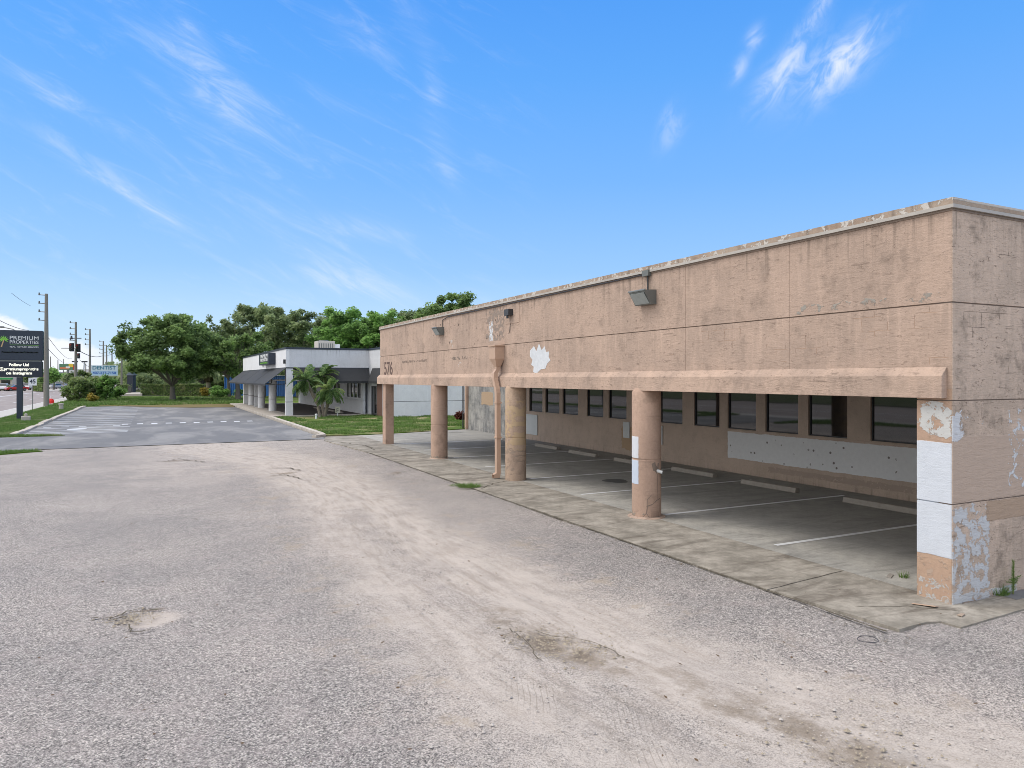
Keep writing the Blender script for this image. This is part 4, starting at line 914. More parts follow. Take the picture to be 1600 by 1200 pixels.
# door and brick reveal on the entrance face
f = MB(); 
for a, b_, c, d in ((53.3, 53.4, .1, 2.35), (54.85, 54.95, .1, 2.35), (54.05, 54.15, .1, 2.25)): f.box(XJ+.05, XJ+.12, a, b_, c, d)
f.box(XJ+.05, XJ+.12, 53.4, 54.85, 2.25, 2.35); f.box(XJ+.05, XJ+.12, 53.4, 54.05, .1, .25); f.box(XJ+.05, XJ+.12, 54.15, 54.85, .1, .25)
do = npart(f, 'door', M['dark']); p_ = MB(); p_.box(XJ+.08, XJ+.1, 53.4, 54.85, .25, 2.25); npart(p_, 'pane', M['glass'], do)
mb = MB(); mb.box(XJ-.02, XJ+.0, 51.8, 53.2, .05, 2.6); npart(mb, 'brick_panel', M['brick'])
# colonnade
def ncol(Y, r):
    mb = MB(); mb.lathe(XN+.28, Y, [(r, .1), (r, 1.13), (r-.015, 1.135), (r-.015, 1.165), (r, 1.17), (r, 2.62), (r*.75, 2.74)], 24); o = npart(mb, 'column', M['wwhite'], smooth=True)
    k = MB(); k.lathe(XN+.28, Y, [(r-.012, 1.132), (r-.003, 1.14), (r-.003, 1.16), (r-.012, 1.168)], 24); npart(k, 'band', M['dark'], o)
for Y in (64.2, 71.3, 78.8): ncol(Y, .32)
for Y0_, Y1_ in ((55.55, 56.05), (83.6, 84.1), (74.4, 74.7)):
    mb = MB(); mb.box(XN+.01, XN+.52, Y0_, Y1_, .1, 1.13); mb.box(XN+.01, XN+.52, Y0_, Y1_, 1.17, 3.68); o = npart(mb, 'pillar', M['wwhite']); k = MB(); k.box(XN+.03, XN+.5, Y0_+.02, Y1_-.02, 1.13, 1.17); npart(k, 'band', M['dark'], o)
mb = MB(); mb.box(XN+.53, XN+1.0, 55.6, 55.85, .1, 3.68); 
# awnings
def awning(name, sect, axis, a0, a1, nseg):
    o = None; mb = MB()
    for i in range(nseg):
        b0 = a0+(a1-a0)*i/nseg+.07; b1 = a0+(a1-a0)*(i+1)/nseg-.07
        mb.extr(sect, axis, b0, b1)
    o = npart(mb, name, M['awning']); return o
ao = awning('awning', [(XN-.01, 3.70), (XN-1.5, 2.52), (XN-1.5, 2.40), (XN-1.47, 2.40), (XN-1.46, 2.50), (XN-.01, 3.66)][::-1], 'y', YN, 84.2, 4)
mb = MB()
for Y in (YN+.05, 62.7, 69.9, 77.0, 84.1): mb.path([(XN-.02, Y, 3.66), (XN-.02, Y, 2.5), (XN-1.46, Y, 2.46)], .03, 6)
mb.path([(XN-1.46, YN, 2.46), (XN-1.46, 84.1, 2.46)], .025, 6); npart(mb, 'awning_frame', M['dark'], ao)
awning('awning', [(YN-.015, 3.70), (YN-.9, 2.72), (YN-.9, 2.55), (YN-.87, 2.55), (YN-.86, 2.7), (YN-.015, 3.66)], 'x', XN+.7, XJ-.05, 1)
awning('awning', [(XJ-.01, 3.70), (XJ-.35, 2.72), (XJ-.35, 2.55), (XJ-.32, 2.55), (XJ-.31, 2.7), (XJ-.01, 3.66)][::-1], 'y', YJ, YN-.93, 1)
# floor
mb = MB(); mb.prism([(7.88, 55.0), (9.0, 54.9), (15.1, 54.7), (15.1, 55.6), (9.55, 55.6), (9.55, 85), (7.88, 85)], 0, .14); tag(mb.build('walkway', M['kerb']), kind='structure')
mb = MB(); mb.box(9.56, 14.8, 55.62, 84, 0, .12); tag(mb.build('covered_bay', simple('bay_asphalt', (.10, .085, .08), .9, 0, .3, 3)), kind='structure')
for i, Y in enumerate((58.5, 61.5, 64.6, 67.8)):
    o = ws.copy(); COL.objects.link(o); o.location = (13.6, Y, .12); tag(o, ['nearest', 'second nearest', 'third nearest', 'farthest'][i]+' small wheel stop under the grey office colonnade', 'wheel stop', 'wheel stops under the grey office')
# sign box, lamps, roof unit
mb = MB(); mb.box(XN-.55, XN-.003, 60.6, 66.4, 4.05, 5.0); so = npart(mb, 'wall_sign', M['darkblue'])
M['letter'] = simple('pale_lettering', (.75, .77, .75), .4, 0, .03); M['green'] = simple('sign_green', (.22, .55, .06), .4, 0, .05)
def place_text(txt, size, mat, parent, O, loc, rot, width=None, ext=.01, bold=0, name='lettering'):
    t = text_mesh(txt, size, mat, name, parent, ext, width, bold=bold); t.location = (loc[0]-O[0], loc[1]-O[1], loc[2]-O[2]); t.rotation_euler = rot; return t
RX = (radians(90), 0, radians(-90)); RY = (radians(90), 0, 0)
place_text('PREMIUM', .42, M['letter'], so, NO, (XN-.565, 63.2, 4.76), RX, 4.2, bold=.008); place_text('PROPERTIES', .34, M['letter'], so, NO, (XN-.565, 63.2, 4.45), RX, 4.2, bold=.008)
for w_, y_, l_ in (('REAL', 64.85, .9), ('ESTATE', 63.4, 1.35), ('SERVICES', 61.9, 1.4)): place_text(w_, .16, M['green'], so, NO, (XN-.565, y_, 4.2), RX, l_)
mb = MB(); mb.box(XN-.18, XN-.003, 67.2, 67.5, 4.05, 4.75); mb.tube((XN-.1, 67.35, 3.9), (XN-.1, 67.35, 4.05), .06); npart(mb, 'wall_lamp', M['whitepanel'])
mb = MB(); mb.box(XN-.16, XN-.003, 55.65, 55.85, 4.02, 4.34); npart(mb, 'wall_lamp', M['dark'])
ax, ay = AT(511, 66); ac = empty('air_conditioner', (ax, ay, 4.8), 0, 'boxy beige rooftop air conditioner on the grey office roof', 'air conditioner')
mb = MB(); mb.box(-1.0, .55, -.8, .8, .15, 1.52); mb.build('cabinet', simple('ac_beige', (.50, .47, .42), .6, 0, .15, 3), ac, bevel=.03)
mb = MB(); mb.box(.56, 1.05, -.6, .7, .15, 1.25); mb.build('side_panel', M['white'], ac, bevel=.02)
mb = MB(); 
for i in range(7): mb.box(-.9+i*.2, -.82+i*.2, -.815, -.801, .5, 1.3)
mb.build('grille', M['greymetal'], ac); mb = MB(); mb.tube((-.3, 0, 1.52), (-.3, 0, 1.62), .45, .42, 20); mb.build('fan_cover', M['greymetal'], ac)
# lawn objects
x, y = AT(527.5, 53.2); o = empty('sign_board', (x, y, .07), -.35, 'small pale parking sign board on a short post in the lawn', 'sign')
mb = MB(); mb.box(-.03, .03, -.02, .02, 0, .3); mb.build('post', M['white'], o); mb = MB(); mb.box(-.18, .18, -.03, .03, .27, .75); mb.build('board', simple('cream_board', (.62, .6, .48), .6), o, bevel=.01)
mb = MB(); mb.box(-.07, -.03, -.036, -.031, .38, .62); mb.box(-.03, .07, -.036, -.031, .58, .62); mb.box(-.03, .07, -.036, -.031, .47, .51); mb.build('symbol', M['dark'], o)
x, y = AT(494, 50.5); mb = MB(); mb.lathe(0, 0, [(.07, 0), (.07, .26), (.09, .27), (.09, .33), (.03, .36)], 12); o = mb.build('pipe_vent', M['white']); o.location = (x, y, .07); tag(o, 'short white capped pipe sticking out of the lawn', 'pipe')
# blue shed beyond colonnade
x0, y0 = AT(351, 122); x1, y1 = AT(480, 112); L = math.hypot(x1-x0, y1-y0); o = empty('shed', (x0, y0, 0), atan2(y1-y0, x1-x0), 'bright blue corrugated shed behind the grey office colonnade', 'shed')
mb = MB(); mb.box(0, L, 0, 4, 0, 3.3)
for i in range(int(L/.5)): mb.box(i*.5, i*.5+.25, -.06, -.0, .05, 3.25)
mb.build('wall', M['sky_blue'], o); mb = MB(); mb.box(-.2, L+.2, -.3, 4.2, 3.3, 3.45); mb.build('roof', M['white'], o)
# dark pillar
x, y = AT(205.5, 131); o = empty('pillar_sign', (x, y, 0), -TH, 'tall dark blue stone pillar with pale cap beside the hedge', 'pillar')
mb = MB(); mb.box(-.55, .55, -.5, .5, 0, 3.45); mb.build('shaft', simple('dark_blue_stone', (.02, .028, .045), .5, 0, .5, 6), o, bevel=.04); mb = MB(); mb.box(-.68, .68, -.62, .62, 3.45, 3.65); mb.box(-.5, .5, -.45, .45, 3.65, 3.95); mb.build('cap', simple('slate_cap', (.14, .17, .21), .6), o, bevel=.03)
mb = MB(); mb.prism([AT(172, 118), AT(222, 118), AT(224, 132), AT(170, 132)], 0, .35); tag(mb.build('planter_ledge', M['concrete_new']), kind='structure')
mb = MB(); mb.prism([AT(290, 104), AT(385, 98), AT(385, 104), AT(290, 112)], .0, .06); tag(mb.build('garden_path', M['sidewalk']), kind='structure')
mb = MB(); mb.prism([AT(150, 76.5), AT(250, 72), AT(300, 71), AT(366, 72), AT(368, 92), AT(330, 92), AT(300, 86), AT(240, 80), AT(200, 79)], .0, .06); tag(mb.build('bare_soil', grassmat('bare_soil', (.14, .12, .05), (.24, .18, .10), (.16, .16, .06), .6)), kind='structure')

# ------------------------------------------------------------------ signs by the road
SX, SY = -8.28, 59.6; SO = (SX, SY, 0)
sg = empty('business_sign', SO, 0, 'navy double panel business sign on a single post at the grass verge', 'sign')
sp_ = lambda mb, name, mat, parent=sg, **kw: mb.build(name, mat, parent, off=SO, **kw)
mb = MB(); mb.box(SX-.17, SX+.17, SY+.15, SY+.50, 0, 3.0); sp_(mb, 'post', M['darkblue'])
mb = MB(); mb.box(-9.7, -6.9, SY, SY+.7, 4.18, 6.25); pa = sp_(mb, 'name_panel', M['darkblue'], bevel=.03)
mb = MB(); mb.box(-9.62, -7.0, SY+.04, SY+.66, 4.09, 4.18); sp_(mb, 'divider', M['greymetal'])
mb = MB(); mb.box(-9.66, -6.94, SY+.02, SY+.68, 3.02, 4.09); pb = sp_(mb, 'message_panel', simple('black_display', (.012, .018, .03), .3), bevel=.02)
place_text('PREMIUM', .36, M['letter'], pa, SO, (-7.98, SY-.01, 5.71), RY, 1.66); place_text('PROPERTIES', .31, M['letter'], pa, SO, (-7.98, SY-.01, 5.42), RY, 1.66)
mb = MB(); mb.box(-8.81, -7.15, SY-.012, SY-.001, 5.22, 5.24); sp_(mb, 'rule', M['green'], pa)
for w_, x_, l_ in (('REAL', -8.64, .33), ('ESTATE', -8.10, .52), ('SERVICES', -7.46, .62)): place_text(w_, .14, M['letter'], pa, SO, (x_, SY-.01, 5.09), RY, l_); place_text('PremiumPropertiesOrlando.com', .15, M['green'], pa, SO, (-8.22, SY-.01, 4.73), RY, 2.1, bold=.003)
mb = MB(); cx, cz = -9.15, 5.58
for a in np.linspace(-.5, pi+.5, 9):
    L = .30; mb.add([(cx, SY-.01, cz), (cx+L*.55*cos(a-.22), SY-.012, cz+L*.55*sin(a-.22)), (cx+L*cos(a), SY-.01, cz+L*sin(a)), (cx+L*.55*cos(a+.22), SY-.012, cz+L*.55*sin(a+.22))], [(0, 1, 2, 3)])
sp_(mb, 'palm_emblem', M['green'], pa); mb = MB(); mb.add([(cx-.03, SY-.009, cz), (cx+.03, SY-.009, cz), (cx-.10, SY-.009, cz-.5), (cx-.18, SY-.009, cz-.5)], [(0, 1, 2, 3)]); sp_(mb, 'emblem_stem', simple('emblem_tan', (.5, .35, .18), .6), pa)
m_, q_, b_, o_ = newmat('lit_message'); b_.inputs['Base Color'].default_value = (.9, .9, .8, 1); b_.inputs['Emission Color'].default_value = (1, .95, .72, 1); b_.inputs['Emission Strength'].default_value = .35; M['led'] = m_
for t_, z_, w_ in (('Follow Us!', 3.85, 1.15), ('@premiumproperties', 3.56, 2.25), ('on Instagram', 3.28, 1.5)): place_text(t_, .26, M['led'], pb, SO, (-8.28, SY+.01, z_), RY, w_, bold=.010)
x, y = AT(40.5, 48.0); mb = MB(); mb.box(-.25, .25, -.2, .2, 0, .38); mb.tube((0, 0, .38), (0, 0, .55), .09); o = mb.build('concrete_block', M['concrete_new'], bevel=.04); o.location = (x, y, .02); tag(o, 'rough concrete block with stub beside the navy sign post', 'block')
x, y = AT(95.5, 65.5); mb = MB(); mb.lathe(0, 0, [(.19, 0), (.17, .5), (.22, .51), (.22, .6), (.1, .62)], 14); o = mb.build('concrete_stub', M['concrete_new']); o.location = (x, y, .02); tag(o, 'squat concrete post stub in the grass verge', 'post')
x, y = AT(51, 65.6); o = empty('speed_sign', (x, y, 0), 0, 'white 45 speed limit sign on a thin post by the sidewalk', 'road sign')
mb = MB(); mb.tube((0, 0, 0), (0, 0, 2.95), .035); mb.build('post', M['greymetal'], o); mb = MB(); mb.box(-.32, .32, -.05, -.035, 2.27, 2.97); pl_ = mb.build('plate', M['white'], o); t = text_mesh('45', .52, M['darkblue'], 'number', pl_, .004, .46, bold=.012); t.location = (0, -.056, 2.62); t.rotation_euler = RY
x, y = AT(79, 83); o = empty('marker', (x, y, .012), 0, 'bright red marker with a white tip beside the nearest utility pole', 'marker')
mb = MB(); mb.lathe(0, 0, [(.34, 0), (.36, .3), (.26, .5), (.12, .56)], 14); mb.build('body', M['red'], o); mb = MB(); mb.tube((0, 0, .55), (0, 0, .9), .05, .03); mb.build('tip', M['white'], o)
# dentist sign
d_ = 118; x, y = AT(163, d_); o = empty('dentist_sign', (x, y, 0), -.12, 'blue and white dentist sign board on a post above the bushes', 'sign')
mb = MB(); mb.box(-.1, .1, .1, .3, 0, 3.4); mb.build('post', M['white'], o); mb = MB(); mb.box(-1.95, 1.95, 0, .4, 3.35, 5.05); bd = mb.build('board', simple('pale_sign_face', (.62, .72, .76), .5, 0, .04), o)
mb = MB(); mb.box(-1.9, 1.9, -.012, -.002, 3.42, 4.16); mb.build('lower_panel', simple('light_blue_face', (.42, .60, .74), .5), bd)
t = text_mesh('DENTIST', .80, simple('sign_teal', (.05, .22, .32), .5), 'lettering', bd, .01, 3.4, bold=.015); t.location = (0, -.02, 4.62); t.rotation_euler = RY
t = text_mesh('407-277-7150', .55, simple('sign_blue', (.02, .12, .45), .5), 'lettering', bd, .01, 3.4, bold=.015); t.location = (0, -.02, 3.79); t.rotation_euler = RY
d_ = 205; x, y = AT(106, d_); o = empty('billboard', (x, y, 0), 0, 'green and orange billboard far down the road', 'billboard')
mb = MB(); mb.tube((0, .3, 0), (0, .3, 5.4), .25); mb.build('post', M['greymetal'], o); mb = MB(); mb.box(-2.1, 2.1, 0, .3, 5.3, 7.0); bd = mb.build('panel', simple('green_panel', (.10, .22, .12), .6), o)
for a, b_, c, d, cc, nm in ((-1.9, .3, 5.5, 6.1, (.6, .2, .08), 'orange_stripe'), (.2, 1.3, 6.1, 7.1, (.75, .5, .05), 'yellow_patch'), (1.3, 2.0, 5.4, 6.6, (.5, .05, .03), 'red_patch'), (-.5, .5, 5.8, 6.3, (.8, .75, .65), 'white_patch')):
    mb = MB(); mb.box(a, b_, -.03-.01*(len(nm) % 3), -.002, c, d); mb.build(nm, simple(nm, cc, .6), bd)
# utility poles
def pole(px, d, top, lb, r=.19, side=-1, pins=4):
    x, y = AT(px, d); z = ZT(top, d); o = empty('utility_pole', (x, y, 0), 0, lb, 'utility pole', 'utility poles along the road')
    mb = MB(); mb.tube((0, 0, -.1), (0, 0, z), r*1.15, r*.62, 12); mb.build('shaft', M['polewood'], o, smooth=True)
    for i in range(pins):
        k = MB(); zz = z-.15-i*z*.075; k.tube((0, 0, zz), (side*.75*CT, -side*.75*ST, zz+.05), .05, .04, 6); k.tube((side*.75*CT, -side*.75*ST, zz), (side*.75*CT, -side*.75*ST, zz+.28), .09, .06, 8); k.build('insulator', M['greymetal'], o)
    return (x, y, z)
P1 = pole(72.5, 75, 459, 'tall concrete utility pole nearest the camera, beside the navy sign', .24)
P2 = pole(118.5, 97, 503, 'utility pole with traffic signals just left of the dentist sign', .20); P3 = pole(140.5, 119, 514, 'utility pole rising from the bushes, second right of the billboard', .2)
P4 = pole(161.5, 150, 533, 'thinner utility pole directly above the dentist sign', .2); P5 = pole(166.5, 159, 539, 'utility pole close right of the thin pole above the dentist sign', .2)
P6 = pole(190, 130, 517, 'utility pole half hidden by the spreading tree left edge', .17); P7 = pole(175, 185, 548, 'short looking utility pole at the left tip of the spreading tree', .2, pins=2)
for i, (px, d, top) in enumerate([(79, 260, 557), (90.5, 280, 562), (99, 300, 561), (134, 250, 568)]): pole(px, d, top, ['distant thin pole right behind the nearest utility pole', 'distant thin pole left of the billboard', 'distant thin pole behind the billboard', 'distant thin pole between the signal pole and the dentist sign'][i], .22, pins=0)
def wire(a, b_, sag, lb, r=.025, n=14):
    a, b_ = Vector(a), Vector(b_); pts = []
    for i in range(n+1): t_ = i/n; p = a.lerp(b_, t_); p.z -= sag*4*t_*(1-t_); pts.append(tuple(p-a))
    mb = MB(); mb.path(pts, r, 5); o = mb.build('overhead_wire', M['wire']); o.location = a; tag(o, lb, 'wire', 'overhead wires')
def up(P, z, dx=-.6): return (P[0]+dx, P[1], z)
zz = lambda px, py, d: (*AT(px, d), ZT(py, d))
wire(zz(76, 528, 75), zz(112, 560, 200), .8, 'upper sagging wire between the nearest pole and the billboard'); wire(zz(76, 546, 75), zz(107, 567, 200), .6, 'lower wire from the nearest pole toward the billboard')
wire(zz(122, 547, 97), zz(160, 556, 150), .5, 'dark span wire running right from the signal pole', .05); wire(zz(-20, 490, 40), zz(45, 516, 75), .2, 'thin wire above the navy sign', .02)
wire(zz(160, 556, 150), zz(185, 548, 130), .3, 'wire crossing between poles above the dentist sign'); wire(zz(124, 562, 97), zz(152, 578, 150), .3, 'faint wire dropping behind the dentist sign')
wire(zz(18, 458, 75), zz(48, 478, 110), .1, 'short faint wire high left in the sky', .02)
# signals and mast
def signal(px, py, d, lb, col='dark', back=False):
    x, y = AT(px, d); z = ZT(py, d); o = empty('traffic_signal', (x, y, z), -TH, lb, 'traffic signal', 'traffic signals')
    mb = MB(); mb.box(-.20, .20, -.18, .12, -.5, .5); mb.box(-.27, .27, .12, .15, -.56, .56); mb.build('housing', M[col], o)
    for k, c in enumerate(((.22, .02, .015), (.05, .03, .01), (.01, .03, .02))):
        l = MB(); l.tube((0, -.18, .32-.32*k), (0, -.28, .32-.32*k), .12, .12, 10); l.build('lens', simple('lamp', c, .3) if 'lamp'+str(k) not in M else M['lamp'+str(k)], o)
signal(111.5, 542.5, 95, 'traffic signal on the arm left of the signal pole'); signal(121.8, 543.5, 96, 'traffic signal right beside the signal pole')
signal(122.6, 556, 150, 'smaller far traffic signal below the span wire')
x, y = AT(118, 96.5); mb = MB(); a0 = Vector(zz(96, 544, 96)); b0 = Vector(zz(124, 544, 96)); mb.tube((0, 0, 0), tuple(b0-a0), .07, .09); o = mb.build('signal_arm', M['whitepanel']); o.location = a0; tag(o, 'pale horizontal signal arm attached to the signal pole', 'signal arm')
a0 = Vector(zz(109, 528.5, 97.5)); b0 = Vector(zz(127, 528.5, 97.5)); mb = MB(); mb.tube((0, 0, 0), tuple(b0-a0), .06); mb.tube((.2, 0, -.15), (.2, 0, .35), .16, .1); o = mb.build('crossarm', M['wire']); o.location = a0; tag(o, 'dark cross arm above the signals on the signal pole', 'cross arm')
x, y = AT(34, 72); o = empty('street_lamp', (x, y, 0), 0, 'curved arm street lamp rising behind the navy sign', 'street lamp')
hz_ = ZT(519, 72); e1 = Vector((*AT(2, 72), ZT(511, 72)))-Vector((x, y, 0)); mb = MB(); mb.tube((0, 0, 0), (0, 0, hz_-.8), .12, .09); mb.path([(0, 0, hz_-.8), tuple(e1*.12+Vector((0, 0, hz_*.88-.1))), (e1.x*.45, e1.y*.45, hz_+.3), (e1.x*.95, e1.y*.95, e1.z)], .05, 6); mb.build('pole', M['greymetal'], o)
mb = MB(); mb.box(e1.x-.35, e1.x+.25, e1.y-.15, e1.y+.15, e1.z-.08, e1.z+.08); mb.build('lamp_head', M['greymetal'], o, bevel=.04)
# flared light masts by the crossing
for i, (px, a) in enumerate(((124, -.25), (126, .22))):
    x, y = AT(px, 140); o = empty('light_mast', (x, y, 0), 0, ['left leaning slim light mast behind the flowering bush', 'right leaning slim light mast behind the flowering bush'][i], 'mast')
    mb = MB(); mb.tube((0, 0, 0), (a*3, 0, 6.1), .16, .12); mb.build('shaft', M['whitepanel'], o); mb = MB(); mb.box(a*3-.5, a*3+.5, -.2, .2, 6.05, 6.3); mb.build('head', M['dark'], o)

# ------------------------------------------------------------------ cars
def carpaint(name, c):
    m, q, b, out = newmat(name); b.inputs['Base Color'].default_value = (*c, 1); b.inputs['Roughness'].default_value = .3; b.inputs['Coat Weight'].default_value = .6; return m
def make_car(suv):
    o = empty('parked_car'); h = .25 if suv else 0
    pr_ = [(-2.3, .35), (-2.3, .85+h*.6), (-1.9, 1.0+h*.6), (2.0, .95+h*.6), (2.25, .75+h*.4), (2.3, .35)] if not suv else [(-2.35, .4), (-2.35, 1.15), (1.3, 1.15), (2.15, 1.05), (2.3, .8), (2.3, .4)]
    mb = MB(); mb.extr([(p, z) for p, z in pr_], 'x', -.9, .9); mb.build('body', None, o, bevel=.10)
    cab = [(-1.6, .95), (-1.25, 1.42), (.35, 1.42), (1.1, .95)] if not suv else [(-2.25, 1.15), (-2.05, 1.75), (.35, 1.75), (1.1, 1.15)]
    mb = MB(); zt = cab[1][1]
    b0 = [(-.82, cab[0][0], cab[0][1]), (.82, cab[0][0], cab[0][1]), (.82, cab[3][0], cab[3][1]), (-.82, cab[3][0], cab[3][1])]; t0 = [(-.64, cab[1][0], zt), (.64, cab[1][0], zt), (.64, cab[2][0], zt), (-.64, cab[2][0], zt)]
    mb.add(b0+t0, [(0, 3, 2, 1), (4, 5, 6, 7), (0, 1, 5, 4), (1, 2, 6, 5), (2, 3, 7, 6), (3, 0, 4, 7)]); mb.build('windows', M['carglass'], o)
    mb = MB(); mb.box(-.66, .66, cab[1][0]-.03, cab[2][0]+.03, zt-.02, zt+.05); mb.build('roof', None, o, bevel=.04)
    for sx in (-1, 1):
        for yy in (-1.4, 1.4):
            mb = MB(); mb.tube((sx*.70, yy, .34), (sx*.92, yy, .34), .34, .34, 18); w = mb.build('wheel', M['tire'], o); mb = MB(); mb.tube((sx*.9, yy, .34), (sx*.93, yy, .34), .2, .2, 12); mb.build('rim', M['greymetal'], w)
        mb = MB(); mb.box(sx*.72-.15, sx*.72+.15, 2.25, 2.32, .65, .8); mb.build('headlight', M['white'], o); mb = MB(); mb.box(sx*.75-.12, sx*.75+.12, -2.36, -2.28, .7, .9); mb.build('taillight', M['red'], o)
    return o
protos = {False: make_car(False), True: make_car(True)}; used = {False: False, True: False}
cp = {k: carpaint('paint_'+k, c) for k, c in dict(white=(.7, .7, .7), blue=(.10, .14, .22), red=(.45, .02, .02), silver=(.45, .46, .48), dark=(.04, .045, .05), grey=(.2, .2, .22)).items()}
cars = [(5, 172, True, 'white', pi, 'white sport utility vehicle at the left edge across the road'), (16, 176, False, 'blue', pi-.1, 'blue grey sedan between the white vehicle and the red car'), (26, 170, False, 'red', pi/2+.4, 'red hatchback left of the navy sign post'),
        (41, 185, True, 'white', pi, 'white van just right of the navy sign post'), (52, 188, True, 'silver', pi, 'silver vehicle behind the speed limit sign'), (60, 195, False, 'dark', pi, 'dark sedan right of the speed limit sign'), (86, 205, False, 'silver', pi-.6, 'silver sedan right of the nearest utility pole'), (81, 212, True, 'grey', pi, 'grey wagon just behind the silver sedan'),
        (92, 232, True, 'white', pi, 'white van far down the road'), (97, 225, False, 'dark', pi, 'dark sedan far down the road'), (102, 240, True, 'blue', pi, 'dark blue vehicle farthest right on the road')]
for (px, d, suv, colr, rz, lb) in cars:
    o = protos[suv] if not used[suv] else copy_tree(protos[suv])
    used[suv] = True; x, y = AT(px, d); o.location = (x, y, -.09 if d < 400 else 0); o.rotation_euler[2] = rz; tag(o, lb, 'car', 'cars across the road')
    for ch in o.children:
        if ch.name.split('.')[0] in ('body', 'roof'):
            ch.data = ch.data.copy(); ch.data.materials.clear(); ch.data.materials.append(cp[colr])
# ------------------------------------------------------------------ far buildings
def shop(px0, px1, d, top, wallc, bandc, lb, dep=14):
    x0, y0 = AT(px0, d); x1, y1 = AT(px1, d); L = math.hypot(x1-x0, y1-y0); o = empty('shop', (x0, y0, 0), atan2(y1-y0, x1-x0), lb, 'building', 'low shops down the road'); h = ZT(top, d)
    mb = MB(); mb.box(0, L, 0, dep, -.1, h); mb.build('wall', simple('shop_wall', wallc, .8, 0, .08, 1), o); mb = MB(); mb.box(-.3, L+.3, -1.2, -.01, h*.55, h*.68); mb.build('awning', simple('shop_band', bandc, .7), o)
    mb = MB(); mb.box(-.15, L+.15, -.15, dep+.1, h, h+.25); mb.build('roof', M['roof'], o)
    n = max(1, int(L/4))
    for i in range(n):
        f = MB(); a = L/n*i+.6; f.box(a, L/n*(i+1)-.6, -.06, -.01, .4, h*.5); w = f.build('window', M['dark'], o); g_ = MB(); g_.box(a+.1, L/n*(i+1)-.7, -.08, -.065, .5, h*.5-.1); g_.build('pane', M['glass'], w)
shop(-120, 19, 230, 583, (.5, .45, .38), (.03, .25, .07), 'beige shop with a green awning across the road'); shop(21, 34, 250, 584, (.5, .2, .15), (.45, .08, .05), 'reddish shop next to the green awning shop')
shop(36, 60, 260, 582, (.55, .5, .42), (.5, .3, .12), 'cream shop behind the speed limit sign'); shop(104, 146, 300, 578, (.6, .6, .6), (.3, .3, .32), 'long pale building behind the billboard'); shop(196, 226, 190, 592, (.5, .5, .5), (.3, .3, .3), 'pale grey building behind the dark pillar')
tree('tree', 'round green tree across the road right of the nearest utility pole', 84, 190, 576, 26, 599, 'leafC', .2, 24, 220, 1.0, .35, 'trees across the road'); tree('tree', 'small tree between the navy sign post and the red shop', 44, 215, 582, 14, 600, 'leafB', .15, 12, 160, .8, .35, 'trees across the road')
tree('tree', 'dull green tree beyond the hedge left of the utility pole', 64, 200, 588, 22, 602, 'leafA', .2, 16, 180, .9, .35, 'trees across the road')
tree('tree', 'pale green tree low behind the billboard post', 110, 170, 583, 24, 600, 'leafB', .15, 16, 180, .9, .3, 'trees across the road')
# far woods as one mass
r = np.random.default_rng(3); pts = []; tn = []
for k in range(520):
    a = r.uniform(0, 1); px = -900+a*3200; d = r.uniform(330, 430) if px < 170 else r.uniform(160, 200)
    if px > 760: d *= 1.3
    x, y = AT(px, d) if px < 1900 else AT(1900, d); h = r.uniform(4, 7.0) if px < 170 else r.uniform(5, 9); R = r.uniform(3, 6)
    n = 110; dd = rand_dirs(n, r)*(r.uniform(0, 1, n)**.4)[:, None]*np.array([R, R, h/2]); pts.append(dd+np.array([x, y, h/2])); tn.append(np.clip(r.uniform(0, .8)+r.normal(0, .15, n), 0, 1))
P_ = np.concatenate(pts); o = faces_mesh('far_woods', leaf_quads(P_, 1.3, .2, 1.3, r), 4, M['leafB'], None, np.concatenate(tn)); tag(o, kind='stuff')

# ------------------------------------------------------------------ grass blades
def in_poly(X, Y, poly):
    ins = np.zeros(X.shape, bool); n = len(poly)
    for i in range(n):
        x0, y0 = poly[i]; x1, y1 = poly[(i+1) % n]; c = ((y0 > Y) != (y1 > Y)) & (X < (x1-x0)*(Y-y0)/(y1-y0+1e-12)+x0); ins ^= c
    return ins
def blades(name, poly, z, n, h, w, seed, bald=.0):
    r = np.random.default_rng(seed); xs_ = [p[0] for p in poly]; ys_ = [p[1] for p in poly]
    X = r.uniform(min(xs_), max(xs_), n*2); Y = r.uniform(min(ys_), max(ys_), n*2); k = in_poly(X, Y, poly); X, Y = X[k][:n], Y[k][:n]; keep = np.ones(len(X), bool)
    if bald:
        nv = np.array([mnoise.noise((a*.55, b*.9, seed)) for a, b in zip(X, Y)]); keep = nv < bald+r.uniform(-.15, .25, len(X)); X, Y = X[keep], Y[keep]
    n = len(X); a = r.uniform(0, 2*pi, n); hh = h*r.uniform(.5, 1.4, n); lx, ly = r.normal(0, .4, n)*hh, r.normal(0, .4, n)*hh; dx, dy = np.cos(a)*w, np.sin(a)*w
    V = np.stack([np.stack([X-dx, Y-dy, np.full(n, z)], 1), np.stack([X+dx, Y+dy, np.full(n, z)], 1), np.stack([X+lx, Y+ly, z+hh], 1)], 1).reshape(-1, 3)
    o = faces_mesh(name, V, 3, M['blade'], None, r.uniform(0, 1, n)); tag(o, kind='stuff'); return o
blades('lawn_grass', [(7.95, 36.4), (10.6, 36.3), (16.5, 38.1), (24, 38.4), (24, 51.4), (15.1, 51.4), (15.0, 54.5), (8.0, 54.6)], .06, 95000, .11, .022, 1, -.08)
blades('verge_grass', [(-9.7, 42.9), (-6.5, 42.9), (-6.5, 85), (-9.7, 85)], .02, 60000, .12, .03, 2)
blades('verge_tongue_grass', [(-9.7, 42.8), (-6.2, 42.7), (-5, 42.55), (-4.0, 42.75), (-6.5, 43.6)], .02, 4000, .1, .02, 3)
